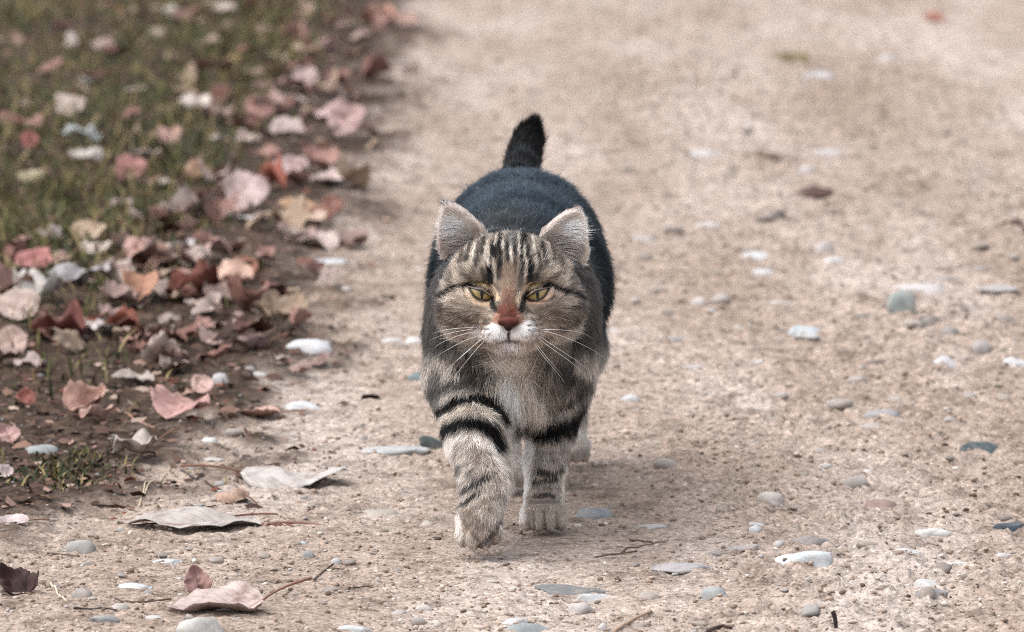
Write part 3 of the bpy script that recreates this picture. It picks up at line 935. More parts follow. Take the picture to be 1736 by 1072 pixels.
# short near the eyes
de = np.minimum(np.hypot(pp[m][:, 0] - 815.5, (pp[m][:, 1] - 497) * 1.3), np.hypot(pp[m][:, 0] - 911, (pp[m][:, 1] - 497) * 1.3))
Lh = Lh * (0.62 + 0.38 * smooth(20, 52, de))
L[m] = Lh
lift[m] = np.interp(dn, [0, 0.03, 0.08], [0.20, 0.26, 0.34]) * (0.6 + 0.4 * smooth(20, 45, de))
tuft = np.zeros(n_, bool)
for k, E in enumerate(EARS):
    m = reg == 8 + k
    d = root - E['base']
    h = d @ E['w'] / E['L']; a = d @ E['u'] - E['shear'] * h
    inner = m & ((Nn @ E['n']) > 0.25)
    D[m] = E['w'] * 1.0 + E['u'] * 0.25
    L[m] = 0.0042; lift[m] = 0.32
    # long pale hair springing from the inner edge across the hollow
    lng = inner & (a < 0.35 * E['half']) & (np.abs(a) < 0.62 * E['half'] * np.clip(1 - h, 0, 1) ** 0.6) & (h < 0.55) & (rng.random(n_) < 0.7)
    D[lng] = E['u'] * 0.75 + E['w'] * 0.9 + E['n'] * 0.15
    L[lng] = 0.018 * (1 - 0.5 * np.clip(h[lng], 0, 1)); lift[lng] = 0.5
    tip = m & (h > 0.93)
    L[tip] = 0.0075 if k == 0 else 0.005
    D[tip] = E['w'] + (np.array([-0.5, 0, 0.3]) if k == 0 else 0)

Dn = D / (np.linalg.norm(D, axis=1)[:, None] + 1e-9)
Dn = Dn + 0.22 * rng.standard_normal((n_, 3)) * np.where(reg >= 8, 1.0, 0.85)[:, None]
# clumping: neighbouring hairs lean the same way
cl = np.stack([vnoise(x * s + o, y * s, z * s) for s, o in ((230, 0), (230, 50), (230, 100))], -1)
Dn = Dn + 0.30 * cl
cl2 = np.stack([vnoise(x * s + o, y * s, z * s) for s, o in ((95, 10), (95, 60), (95, 90))], -1)
Dn = Dn + (0.38 * (L > 0.009))[:, None] * cl2
T = Dn - Nn * (Dn * Nn).sum(1)[:, None]
T /= np.linalg.norm(T, axis=1)[:, None] + 1e-9
lift = lift * (1 + 0.35 * rng.standard_normal(n_)) * (1 + 0.5 * vnoise(x * 150, y * 150, z * 150))
lift = np.clip(lift, 0.17, 1.1)
hv = T * np.cos(lift)[:, None] + Nn * np.sin(lift)[:, None]
L = L * (0.62 + 0.62 * rng.random(n_)) * (1 + 0.25 * vnoise(x * 110 + 5, y * 110, z * 110))
guard = rng.random(n_) < 0.05
L[guard] *= 1.28
K = 5
s = np.linspace(0, 1, K)
bend = T * 0.55 - Nn * np.minimum(0.38, 0.9 * lift)[:, None] + np.array([0, 0, -0.18]) * np.minimum(1, lift * 2.5)[:, None]
curve = root[:, None] - Nn[:, None] * 0.0006 + L[:, None, None] * (s[None, :, None] * hv[:, None] + (s ** 2)[None, :, None] * 0.38 * bend[:, None])
curve[..., 2] = np.maximum(curve[..., 2], 0.0006)
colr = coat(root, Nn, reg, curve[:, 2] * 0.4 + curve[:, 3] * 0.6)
gm = colr.mean(1)[:, None]
colr = np.where((reg == 0)[:, None] | (reg == 6)[:, None], colr, gm + (colr - gm) * np.where((colr[:, :1] > 1.7 * colr[:, 2:]) & (reg == 7)[:, None] & (np.abs(root[:, :1] + 0.002) < 0.014), 1.0, np.where((reg == 7)[:, None], 0.82, 0.62)))
lum = np.exp(0.16 * rng.standard_normal(n_) + np.where(reg == 7, 0.5, 0.42) * vnoise(x * 520, y * 420, z * 420) + 0.22 * vnoise(x * 210 + 9, y * 170, z * 170))
tick = rng.random(n_)
dark = (tick < 0.06) & np.isin(reg, [1, 2, 3, 7])
pale = (tick > 0.90)
lum = lum * np.where(dark, 0.42, 1) * np.where(pale, 1.45, 1)
white = smooth(0.45, 0.7, colr.mean(1))
lum = lum * (1 - white) + white * (0.9 + 0.2 * rng.random(n_))
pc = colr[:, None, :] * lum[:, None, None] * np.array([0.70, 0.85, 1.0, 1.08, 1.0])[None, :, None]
pc = pc * np.where(np.isin(reg, [0, 6]), 0.44, np.where(reg >= 8, 1.25, 1.25))[:, None, None]
pc = np.clip(pc, 0.004, 0.93)
radii = (np.array([0.95, 1.0, 0.85, 0.6, 0.12])[None] * np.where(reg >= 7, 0.000105, 0.00014)[:, None] * (0.75 + 0.5 * rng.random(n_))[:, None])

def fur_mat(name, rough, spec):
    m, n, l, b = new_mat(name)
    n.remove(b)
    a = nd(n, 'ShaderNodeAttribute', attribute_name='fur_color')
    hb = nd(n, 'ShaderNodeBsdfHairPrincipled')
    hb.parametrization = 'COLOR'
    l.new(a.outputs['Color'], hb.inputs['Color'])
    hb.inputs['Roughness'].default_value = rough
    hb.inputs['Radial Roughness'].default_value = 0.55
    hb.inputs['IOR'].default_value = 1.5
    df = nd(n, 'ShaderNodeBsdfDiffuse')
    l.new(a.outputs['Color'], df.inputs['Color'])
    mx = nd(n, 'ShaderNodeMixShader'); mx.inputs[0].default_value = spec
    l.new(df.outputs[0], mx.inputs[1]); l.new(hb.outputs[0], mx.inputs[2])
    l.new(mx.outputs[0], n['Material Output'].inputs['Surface'])
    return m
FUR = fur_mat('cat_fur', 0.5, 0.16)

def fur_obj(name, mask, label=None):
    k = int(mask.sum())
    if not k: return
    cu = bpy.data.hair_curves.new(name)
    cu.add_curves([K] * k)
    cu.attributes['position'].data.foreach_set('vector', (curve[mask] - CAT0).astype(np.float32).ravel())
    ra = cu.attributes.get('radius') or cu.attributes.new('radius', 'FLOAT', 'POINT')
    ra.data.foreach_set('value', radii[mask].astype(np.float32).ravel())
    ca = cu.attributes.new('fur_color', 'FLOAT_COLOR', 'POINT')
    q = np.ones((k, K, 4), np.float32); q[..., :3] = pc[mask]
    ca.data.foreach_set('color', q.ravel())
    cu.materials.append(FUR)
    o = bpy.data.objects.new(name, cu)
    C.objects.link(o)
    o.parent = cat
    if label: o['label'] = label
    return o
fur_obj('head_fur', reg == 7, 'striped brown-grey face with white muzzle')
fur_obj('ear_fur', reg == 8, 'pale hair in the ear on the picture\'s left')
fur_obj('ear_fur', reg == 9, 'pale hair in the ear on the picture\'s right')
fur_obj('chest_fur', reg == 1, 'long cream-brown ruff with dark bars')
fur_obj('body_fur', reg == 0, 'blue-grey dark back and flanks')
fur_obj('tail_fur', reg == 6, 'black tail tip with grey rings')
fur_obj('leg_fur', reg == 3, 'lifted foreleg with black bands')
fur_obj('leg_fur', reg == 2, 'standing foreleg with a broad black band')
fur_obj('leg_fur', reg == 4, 'pale hind leg behind the standing foreleg')
fur_obj('leg_fur', reg == 5, 'hind leg seen between the forelegs')

# ------------------------------------------------------------------ nose leather
nf = Field(NOSE + np.array([-0.014, -0.010, -0.013]), (np.array([0.028, 0.024, 0.026]) / 0.0005).astype(int) + 1, 0.0005, 0.01)
def NP_(f, k): nf.put(*f, k=k)
o_ = NOSE
NP_(f_ell(o_ + np.array([0, 0.0018, 0.0020]), (0.0070, 0.0044, 0.0036)), 0.002)
NP_(f_ell(o_ + np.array([0, 0.0016, -0.0018]), (0.0036, 0.0044, 0.0044)), 0.003)
NP_(f_ell(o_ + np.array([-0.0058, 0.0025, 0.0012]), (0.0030, 0.0040, 0.0030)), 0.002)
NP_(f_ell(o_ + np.array([0.0058, 0.0025, 0.0012]), (0.0030, 0.0040, 0.0030)), 0.002)
for sx in (-1, 1):
    f = f_cone(o_ + np.array([sx * 0.0034, -0.0060, -0.0006]), o_ + np.array([sx * 0.0066, -0.0020, 0.0006]), 0.0010, 0.0008); nf.put(*f, k=0.001, sub=True)
NV, NQ = nf.mesh()
m, n, l, b = new_mat('cat_nose')
tc = nd(n, 'ShaderNodeTexCoord')
sx = nd(n, 'ShaderNodeSeparateXYZ'); l.new(tc.outputs['Object'], sx.inputs[0])
mr = nd(n, 'ShaderNodeMapRange'); mr.inputs[1].default_value = -0.005; mr.inputs[2].default_value = 0.005; l.new(sx.outputs['Z'], mr.inputs[0])
rp = ramp(n, [(0.0, lin((18, 12, 12))), (0.45, lin((58, 30, 25))), (1.0, lin((92, 48, 37)))]); l.new(mr.outputs[0], rp.inputs[0])
l.new(rp.outputs[0], b.inputs['Base Color']); b.inputs['Roughness'].default_value = 0.75; b.inputs['Specular IOR Level'].default_value = 0.2
vb = nd(n, 'ShaderNodeTexVoronoi'); vb.inputs['Scale'].default_value = 1400; l.new(tc.outputs['Object'], vb.inputs['Vector'])
bp = nd(n, 'ShaderNodeBump'); bp.inputs['Strength'].default_value = 0.3; bp.inputs['Distance'].default_value = 0.0003; l.new(vb.outputs[0], bp.inputs['Height']); l.new(bp.outputs[0], b.inputs['Normal'])
nose = mesh_obj('nose', NV - o_, NQ, m, cat, loc=tuple(o_ - CAT0))
nose['label'] = 'brick-red nose leather, darker at its lower point'

# ------------------------------------------------------------------ whiskers
m, n, l, b = new_mat('cat_whisker')
b.inputs['Base Color'].default_value = (0.62, 0.6, 0.58, 1); b.inputs['Roughness'].default_value = 0.35
WH = [  # read in an enlarged face view, turned into picture pixels below
    [(470, 645), (400, 655), (240, 690), (130, 745)], [(560, 690), (400, 740), (250, 820), (135, 885)],
    [(575, 700), (450, 800), (320, 920), (215, 1060)], [(585, 720), (480, 830), (360, 980), (300, 1075)],
    [(545, 715), (420, 830), (330, 910), (235, 1010)], [(500, 632), (380, 636), (260, 650), (150, 680)],
    [(520, 668), (380, 690), (240, 745), (160, 800)],
    [(1000, 660), (1080, 672), (1230, 715), (1400, 800), (1530, 890)], [(985, 690), (1150, 800), (1300, 900), (1480, 1040)],
    [(975, 700), (1130, 820), (1290, 940), (1390, 1075)], [(945, 735), (1040, 870), (1150, 1000), (1195, 1075)],
    [(955, 730), (1060, 870), (1130, 950), (1180, 1010)], [(1000, 645), (1150, 650), (1300, 665), (1420, 720)],
]
for pl in WH:
    pl = np.array(pl, float); pl = pl / 4.661 + np.array([700, 420])
    P = []
    for i, (u_, v_) in enumerate(pl):
        t = i / (len(pl) - 1)
        P.append(at_y(u_, v_, -0.2065 + 0.012 * (0 if i else 0.5) - 0.006 * math.sin(t * 2.2) + 0.032 * t * t))
    P = spline(P, 12)
    V, Fc = tube(P - CAT0, np.linspace(0.00022, 0.00007, 12), 5)
    mesh_obj('whisker', V, Fc, m, cat)

# ================================================================== STONES
STONE, n, l, b = new_mat('stone')
oi = nd(n, 'ShaderNodeObjectInfo'); tc = nd(n, 'ShaderNodeTexCoord')
n1 = noise(n, l, tc.outputs['Object'], 70, 4, 0.6); n2 = noise(n, l, tc.outputs['Object'], 420, 3, 0.7)
vadd = nd(n, 'ShaderNodeVectorMath', operation='ADD'); l.new(tc.outputs['Object'], vadd.inputs[0])
cmb = nd(n, 'ShaderNodeCombineXYZ'); l.new(oi.outputs['Random'], cmb.inputs[0]); l.new(cmb.outputs[0], vadd.inputs[1])
l.new(vadd.outputs[0], n1.inputs['Vector'])
r1_ = ramp(n, [(0.3, (0.72, 0.70, 0.68)), (0.5, (1, 1, 1)), (0.72, (1.12, 1.12, 1.13))]); l.new(n1.outputs[0], r1_.inputs[0])
r2_ = ramp(n, [(0.3, (0.7, 0.68, 0.66)), (0.48, (1, 1, 1)), (0.8, (1.12, 1.12, 1.12))]); l.new(n2.outputs[0], r2_.inputs[0])
c_ = mix(n, l, 0.8, oi.outputs['Color'], r1_.outputs[0], 'MULTIPLY')
c_ = mix(n, l, 0.6, c_, r2_.outputs[0], 'MULTIPLY')
# dust of the path caught in the hollows
r3_ = ramp(n, [(0.52, 0.0), (0.66, 1.0)]); l.new(n1.outputs[0], r3_.inputs[0])
du = nd(n, 'ShaderNodeMath', operation='MULTIPLY'); du.inputs[1].default_value = 0.35; l.new(r3_.outputs[0], du.inputs[0])
c_ = mix(n, l, du.outputs[0], c_, lin((165, 148, 134)))
l.new(c_, b.inputs['Base Color']); b.inputs['Roughness'].default_value = 0.75; b.inputs['Specular IOR Level'].default_value = 0.25
bp = nd(n, 'ShaderNodeBump'); bp.inputs['Strength'].default_value = 0.5; bp.inputs['Distance'].default_value = 0.001; l.new(n2.outputs[0], bp.inputs['Height']); l.new(bp.outputs[0], b.inputs['Normal'])

def soft(col, sat, gain):
    c = lin(col); g = c.mean()
    return np.clip((g + (c - g) * sat) * gain, 0, 0.8)

def stone_shape(seed, sub, blocky=0.9, rough=0.34):
    V, Fc = ICO[sub]
    g = np.random.default_rng(seed); o = g.random(3) * 50
    D = np.sign(V) * np.abs(V) ** blocky
    for _ in range(7):                      # split faces
        pn = g.standard_normal(3) * np.array([1, 1, 0.6]); pn /= np.linalg.norm(pn)
        D = D - np.maximum(0, D @ pn - g.uniform(0.62, 0.9))[:, None] * pn * 0.92
    D /= np.abs(D).max(0)
    r = 1 + rough * fbm(V[:, 0] * 1.3 + o[0], V[:, 1] * 1.3 + o[1], V[:, 2] * 1.3 + o[2], 2) + 0.05 * vnoise(V[:, 0] * 5 + o[0], V[:, 1] * 5, V[:, 2] * 5)
    return D * r[:, None], Fc

def place_stone(name, px, py, w, h, col, seed, tilt=0.0, sub=3):
    P, S = ground_at(px, py + h * 0.32)
    a = w / S / 2 * 1.1
    b_ = a * (0.55 + 0.3 * random.random())
    hm = h / S
    t = max(0.0018, 0.85 * hm - 0.26 * b_)
    V, Fc = stone_shape(seed, sub)
    z0 = -0.36 * t
    V = V * np.array([a, b_, t * 1.35])
    ang = tilt
    V = V @ np.array([[math.cos(ang), 0, math.sin(ang)], [0, 1, 0], [-math.sin(ang), 0, math.cos(ang)]])
    yw = random.uniform(-0.25, 0.25)
    V = V @ np.array([[math.cos(yw), math.sin(yw), 0], [-math.sin(yw), math.cos(yw), 0], [0, 0, 1]])
    o = mesh_obj(name, V, Fc, STONE, loc=(P[0], P[1], float(gh(P[0], P[1])) + z0))
    o.color = (*[float(q) for q in soft(col, 0.52, 0.60)], 1)
    return o

STONES = [
 (515,582,100,30,(232,232,236),0.10,'large flat blue-white stone left of the cat at the edge of the leaves'),
 (562,440,70,22,(222,228,234),0,'flat blue-white oval stone below the pale curled leaf at the path edge'),
 (510,685,62,20,(226,230,234),0,'flat white stone below the large blue-white stone, left of the cat'),
 (662,575,40,12,(232,224,220),0,'thin whitish stone just left of the cat\'s flank, longer of a pair'),
 (701,578,30,14,(238,230,226),0,'small round white stone touching the cat\'s flank, shorter of a pair'),
 (711,639,38,18,(128,152,155),0,'teal-grey stone half hidden behind the cat\'s chest'),
 (672,756,120,22,(205,205,202),0,'long pale flat stone reaching behind the lifted foreleg'),
 (738,748,62,24,(74,92,94),-0.35,'dark green-grey wedge stone behind the lifted foreleg'),
 (1292,422,64,18,(220,226,232),-0.2,'blue-white sliver stone right of the cat\'s ear'),
 (1418,440,40,16,(232,228,226),0,'white stone right of the blue-white sliver, upper path'),
 (1395,415,32,22,(222,206,198),0,'pinkish pebble above the small white stone on the upper right path'),
 (1295,460,38,14,(218,212,208),0,'pale stone just below the blue-white sliver'),
 (1445,490,66,16,(192,184,180),0,'dull grey flat stone left of the round teal stone'),
 (1556,487,88,24,(222,212,208),-0.05,'long pinkish-white stone directly above the round teal stone'),
 (1528,521,54,42,(164,178,174),0.1,'round pale teal stone standing proud on the right of the path'),
 (1362,562,68,24,(196,210,218),-0.12,'light blue stone with a dark underside on the right path'),
 (1368,582,48,10,(206,204,200),0,'thin grey-white stone tucked under the light blue stone'),
 (1598,617,58,32,(222,216,220),-0.5,'tilted lilac-white stone on the right, below the pinkish-grey one'),
 (1668,593,50,20,(214,194,170),0,'cream rounded stone near the right edge'),
 (1668,567,46,30,(186,176,172),0,'pinkish-grey stone behind the cream rounded stone'),
 (1724,614,42,16,(228,226,228),-0.15,'white stone cut by the right edge below the cream one'),
 (1575,545,40,26,(150,138,128),0.2,'grey-brown clod-like stone right of the round teal stone'),
 (1545,560,36,16,(206,188,172),0,'cream pebble under the round teal stone'),
 (1660,757,84,26,(74,102,110),0,'dark teal flat stone at the right of the path'),
 (1714,882,58,34,(62,88,106),0,'dark blue stone at the right edge, larger and lower than the teal one'),
 (1305,834,44,22,(230,216,200),0.15,'cream arched stone alone on the right path'),
 (1492,850,62,22,(196,152,132),0,'reddish-tan stone on the lower right path'),
 (1468,798,48,9,(226,222,218),0,'thin white stone above the reddish-tan stone'),
 (1400,796,24,8,(226,220,214),0,'tiny white stone left of the thin white one'),
 (1280,883,24,12,(230,228,226),0,'tiny white pebble, upper of two near the lower middle right'),
 (1281,897,22,12,(216,226,232),0,'tiny blue-white pebble, lower of two near the lower middle right'),
 (1372,913,70,26,(172,158,152),0,'mauve-grey half-buried stone above the big white wedge'),
 (1254,924,56,20,(196,180,172),0.15,'pinkish-grey stone left of the big white wedge'),
 (1318,923,22,10,(226,222,218),0.2,'small white chip between the pinkish-grey stone and the white wedge'),
 (1360,943,100,30,(226,234,234),0.1,'big white wedge-shaped stone on the lower right path'),
 (1582,902,60,15,(234,230,224),0,'white flat stone on the lower right, highest of three'),
 (1540,934,54,15,(232,230,228),-0.08,'white flat stone on the lower right, middle of three'),
 (1621,958,44,9,(232,228,224),0,'thin white stone on the lower right, lowest of three'),
 (1578,988,74,26,(226,222,214),-0.38,'tilted white stone on the lower right'),
 (1578,1014,54,18,(176,168,170),0,'lilac-grey stone right under the tilted white stone'),
 (1701,935,26,10,(222,216,220),0,'lilac-white pebble below the dark blue stone'),
 (1006,868,68,24,(166,174,178),-0.05,'grey-blue stone beside the standing front paw'),
 (1108,891,58,13,(206,202,198),0,'pale low stone right of the grey-blue stone'),
 (972,981,124,24,(138,138,138),-0.06,'long dark slate stone with a ragged edge in front of the cat'),
 (1008,1008,64,18,(210,214,216),0,'pale blue-grey stone just below the dark slate'),
 (984,1030,48,28,(214,198,188),0,'pinkish-cream blunt stone below the dark slate'),
 (1100,1006,40,18,(196,176,158),0,'tan half-buried stone right of the pinkish-cream one'),
 (1208,1004,50,28,(182,188,190),0,'grey-blue rounded stone at the bottom right of the middle'),
 (893,1064,78,20,(168,180,182),0,'teal-grey stone at the bottom edge below the lifted paw'),
 (872,1053,42,12,(226,222,220),0.1,'white chip lying on the teal-grey stone at the bottom edge'),
 (1022,1061,16,16,(230,224,222),0,'small white pebble at the bottom, right of the teal-grey stone'),
 (350,1057,82,46,(216,212,202),0.2,'large round cream pebble under the bottom leaf'),
 (200,1027,38,16,(210,198,180),0,'cream pebble left of the bottom leaf stalk'),
 (258,1045,30,11,(222,214,208),0,'small pinkish-white pebble left of the large round pebble'),
 (175,1047,44,14,(170,174,172),0,'dull green-grey stone at the lower left'),
 (230,990,54,14,(222,230,230),0,'flat blue-white stone at the lower left'),
 (140,1005,36,22,(178,166,158),0,'grey-pink pebble left of the flat blue-white stone'),
 (135,920,60,28,(182,176,168),0,'grey stone with a rusty foot at the left'),
 (285,950,62,18,(206,212,212),0.1,'pale blue-grey stone above the bottom leaf'),
 (640,864,100,24,(208,192,172),0.06,'long tan bone-like stone left of the lifted paw'),
 (725,886,22,14,(214,198,180),0,'cream pebble at the tip of the long tan stone'),
 (521,941,26,16,(186,184,182),0,'small grey pebble in the lower left middle'),
 (570,951,18,10,(208,204,200),0,'tiny grey-white pebble right of the small grey pebble'),
 (512,919,20,8,(206,210,214),0,'tiny blue-grey chip above the small grey pebble'),
 (600,1063,50,13,(228,232,236),-0.05,'blue-white flat stone at the bottom edge left of centre'),
 (719,1027,28,14,(222,208,194),0.3,'cream pebble below the lifted paw near the bottom'),
 (355,746,30,13,(236,234,230),0.1,'bright white pebble below the pink flat leaf'),
 (362,778,40,11,(228,220,212),-0.08,'pinkish-white flat pebble below the bright white one'),
 (375,645,28,20,(206,198,198),0.2,'lilac pebble beside the big pink leaf'),
 (416,621,30,11,(228,220,208),0.1,'cream chip above the lilac pebble'),
 (440,632,32,9,(214,206,198),-0.1,'thin pale chip right of the cream chip'),
 (70,757,66,26,(164,172,172),0,'grey-blue stone on the dark verge beside the grass tuft'),
 (1310,509,60,14,(222,210,204),0,'pinkish-white flat stone on the right path above the light blue one'),
 (1070,674,30,13,(228,224,222),0,'white pebble right of the cat\'s hind leg'),
 (1284,613,22,10,(230,222,216),0,'tiny white pebble alone in the middle of the right path'),
 (1160,957,96,22,(202,192,190),0,'pale mauve broad stone in the lower middle'),
 (1500,699,56,16,(186,180,184),0,'lilac-grey flat stone above the dark teal stone'),
 (1030,557,44,10,(222,210,208),0,'whitish sliver touching the cat\'s flank on the right'),
 (1185,510,24,14,(228,214,208),0,'pale pink pebble right of the cat at eye level'),
 (1180,615,40,10,(214,204,200),0,'thin pale stone right of the cat below eye level'),
 (1250,553,20,12,(226,214,206),0,'tiny pinkish pebble left of the light blue stone'),
 (1195,262,50,16,(224,218,216),0,'white stone far up the path right of the tail'),
 (1405,260,56,16,(220,212,210),0,'pale stone on the far right path above the arched leaf'),
 (1505,98,34,16,(226,220,216),0,'white stone far off near the top right'),
 (1388,128,50,20,(212,208,212),0,'pale lilac stone below the yellow-green leaf'),
 (1365,284,30,14,(220,214,214),0,'pale pebble just above the arched brown leaf'),
 (1200,382,46,14,(216,208,206),0,'whitish stone right of the cat\'s ear further back'),
 (1490,612,60,20,(138,108,92),0.1,'reddish-brown clod at the left of the stony patch on the right'),
 (1452,640,48,14,(150,128,114),0,'low brown clod below the stony patch, left one'),
 (1610,560,40,22,(160,150,144),-0.3,'grey angular stone in the middle of the stony patch'),
 (1700,540,40,18,(176,164,152),0,'tan stone at the right end of the stony patch'),
 (1640,535,36,14,(140,126,114),0.2,'dark tan clod behind the pinkish-grey stone'),
 (1690,497,70,14,(196,186,180),0,'pale long stone above the stony patch at the right edge'),
 (1470,545,44,16,(168,150,134),0,'sandy lump left of the round teal stone'),
 (1600,470,40,10,(190,178,170),0,'pale thin stone above the long pinkish-white stone'),
 (150,132,26,22,(228,218,204),0.3,'round white pebble lying in the far grass'),
]
k = 0
for (px, py, w, h, col, tl, lab) in STONES:
    k += 1
    o = place_stone('stone', px, py, w, h, col, 100 + k, tl, 3 if w > 40 else 2)
    tag(o, lab, 'stone', 'stones on the dirt path')

# small pebbles one can still pick apart
PB = np.random.default_rng(21)
shapes = [stone_shape(900 + i, 2, 0.85, 0.2) for i in range(8)]
smesh = []
for V, Fc in shapes:
    t = mesh_obj('pebble', V, Fc, STONE); smesh.append(t.data); bpy.data.objects.remove(t)
pal = [(206, 196, 188), (190, 172, 156), (222, 216, 210), (170, 160, 152), (150, 140, 132), (200, 184, 166), (180, 184, 186), (214, 204, 196)]
paln = ['pale grey', 'tan', 'whitish', 'grey', 'dark grey', 'sand-coloured', 'bluish-grey', 'pinkish']
SMALL = []
cnt = 0
while cnt < 205:
    px = PB.uniform(60, 1730); py = 200 + 868 * PB.random() ** 0.75
    if 725 < px < 1030 and 260 < py < 935: continue
    P, S = ground_at(px, py)
    if verge_mask(P[0], P[1]) > 0.45: continue
    a = PB.uniform(4.5, 11) * (1.0 if PB.random() < 0.72 else (1.5 if px < 1050 else 2.3)) / S
    o = bpy.data.objects.new('pebble', smesh[int(PB.integers(8))]); C.objects.link(o)
    t = a * PB.uniform(0.28, 0.6)
    o.scale = (a, a * PB.uniform(0.6, 0.95), t)
    o.rotation_euler = (PB.uniform(-0.2, 0.2), PB.uniform(-0.25, 0.25), PB.uniform(0, 6.28))
    o.location = (P[0], P[1], float(gh(P[0], P[1])) + 0.15 * t)
    ci = int(PB.integers(len(pal))); c = soft(pal[ci], 0.6, 0.55 * PB.uniform(0.85, 1.1)) * 0.65 + lin((157, 142, 131)) * 0.35
    o.color = (*[float(q) for q in c], 1)
    tag(o, None, 'pebble', 'scattered small pebbles of the path'); SMALL.append((o, 'tiny ' + paln[ci] + ' pebble'))
    cnt += 1

# ================================================================== LEAVES
LEAF, n, l, b = new_mat('dry_leaf')
oi = nd(n, 'ShaderNodeObjectInfo'); at_ = nd(n, 'ShaderNodeAttribute', attribute_name='blade')   # blade = (across, along, random)
sp = nd(n, 'ShaderNodeSeparateColor'); l.new(at_.outputs['Color'], sp.inputs[0])
tc = nd(n, 'ShaderNodeTexCoord')
vadd = nd(n, 'ShaderNodeVectorMath', operation='ADD'); l.new(tc.outputs['Object'], vadd.inputs[0])
cmb = nd(n, 'ShaderNodeCombineXYZ'); l.new(oi.outputs['Random'], cmb.inputs[0]); l.new(oi.outputs['Random'], cmb.inputs[1]); l.new(cmb.outputs[0], vadd.inputs[1])
na = noise(n, l, vadd.outputs[0], 60, 4, 0.6); nb_ = noise(n, l, vadd.outputs[0], 350, 3, 0.7)
ra = ramp(n, [(0.30, (0.42, 0.33, 0.28)), (0.46, (0.95, 0.92, 0.90)), (0.68, (1.25, 1.24, 1.24))]); l.new(na.outputs[0], ra.inputs[0])
rb = ramp(n, [(0.25, (0.5, 0.42, 0.38)), (0.40, (1, 1, 1)), (0.8, (1.1, 1.1, 1.1))]); l.new(nb_.outputs[0], rb.inputs[0])
c_ = mix(n, l, 0.9, oi.outputs['Color'], ra.outputs[0], 'MULTIPLY')
c_ = mix(n, l, 0.6, c_, rb.outputs[0], 'MULTIPLY')
# veins: midrib and slanting side veins
ab = nd(n, 'ShaderNodeMath', operation='ABSOLUTE')
ctr = nd(n, 'ShaderNodeMath', operation='SUBTRACT'); ctr.inputs[1].default_value = 0.5; l.new(sp.outputs[0], ctr.inputs[0]); l.new(ctr.outputs[0], ab.inputs[0])
mrb = ramp(n, [(0.0, 1.0), (0.018, 0.8), (0.035, 0.0)]); l.new(ab.outputs[0], mrb.inputs[0])
v1 = nd(n, 'ShaderNodeMath', operation='MULTIPLY'); v1.inputs[1].default_value = 0.9; l.new(ab.outputs[0], v1.inputs[0])
v2 = nd(n, 'ShaderNodeMath', operation='SUBTRACT'); l.new(sp.outputs[1], v2.inputs[0]); l.new(v1.outputs[0], v2.inputs[1])
v3 = nd(n, 'ShaderNodeMath', operation='MULTIPLY'); v3.inputs[1].default_value = 9.0; l.new(v2.outputs[0], v3.inputs[0])
v4 = nd(n, 'ShaderNodeMath', operation='FRACT'); l.new(v3.outputs[0], v4.inputs[0])
svr = ramp(n, [(0.0, 0.55), (0.07, 0.0), (0.93, 0.0), (1.0, 0.55)]); l.new(v4.outputs[0], svr.inputs[0])
vm = nd(n, 'ShaderNodeMath', operation='MAXIMUM'); l.new(mrb.outputs[0], vm.inputs[0]); l.new(svr.outputs[0], vm.inputs[1])
vs_ = nd(n, 'ShaderNodeMath', operation='MULTIPLY'); vs_.inputs[1].default_value = 0.8; l.new(vm.outputs[0], vs_.inputs[0])
dkv = mix(n, l, 1.0, c_, (0.55, 0.42, 0.36), 'MULTIPLY')
c_ = mix(n, l, vs_.outputs[0], c_, dkv)
l.new(c_, b.inputs['Base Color']); b.inputs['Roughness'].default_value = 0.7; b.inputs['Specular IOR Level'].default_value = 0.3
bp = nd(n, 'ShaderNodeBump'); bp.inputs['Strength'].default_value = 0.5; bp.inputs['Distance'].default_value = 0.0012
bh = nd(n, 'ShaderNodeMath', operation='ADD'); l.new(na.outputs[0], bh.inputs[0]); l.new(vm.outputs[0], bh.inputs[1]); l.new(bh.outputs[0], bp.inputs['Height']); l.new(bp.outputs[0], b.inputs['Normal'])
STALK, n, l, b = new_mat('leaf_stalk')
oi = nd(n, 'ShaderNodeObjectInfo'); l.new(oi.outputs['Color'], b.inputs['Base Color']); b.inputs['Roughness'].default_value = 0.8

NT, NS = 21, 11
def leaf_pts(seed, shape, cup, curl, wave, fold=0.0):
    g = np.random.default_rng(seed); o = g.random(2) * 40
    t = np.linspace(0, 1, NT)[:, None]; s = np.linspace(-1, 1, NS)[None, :]
    p, q, wm = {'ovate': (0.42, 0.75, 0.40), 'round': (0.45, 0.55, 0.47), 'lance': (0.6, 0.8, 0.24), 'heart': (0.36, 0.80, 0.43)}[shape]
    prof = (t ** p) * (1 - t) ** q; prof = prof / prof.max() * wm
    edge = 1 + (0.11 * vnoise(t * 9 + o[0], np.sign(s) * 3 + 0 * t + o[1]) + 0.07 * vnoise(t * 31 + o[0], np.sign(s) * 3 + 0 * t)) * (np.abs(s) > 0.7)
    X = s * prof * edge
    Y = t - 0.5 + (0.035 * np.abs(s) * (1 - t) ** 4 * (-1 if shape == 'heart' else 0))
    r = np.abs(X) / 0.4
    Z = cup * r ** 2 * 0.5 + curl * (t - 0.5) ** 2 * 1.6 + wave * 0.18 * vnoise(X * 3.2 + o[0], Y * 3.2 + o[1]) + wave * 0.09 * vnoise(X * 9 + o[0], Y * 9) - 0.03 * (1 - np.clip(r * 6, 0, 1))
    if fold:                                       # one end stands up
        e = np.clip(t - 0.55, 0, 1) * 2.2
        Z = Z + fold * e ** 1.3 * 0.75; Y = Y - fold * e ** 1.5 * 0.26
    return np.stack([X + 0 * t, Y + 0 * s, Z], -1)

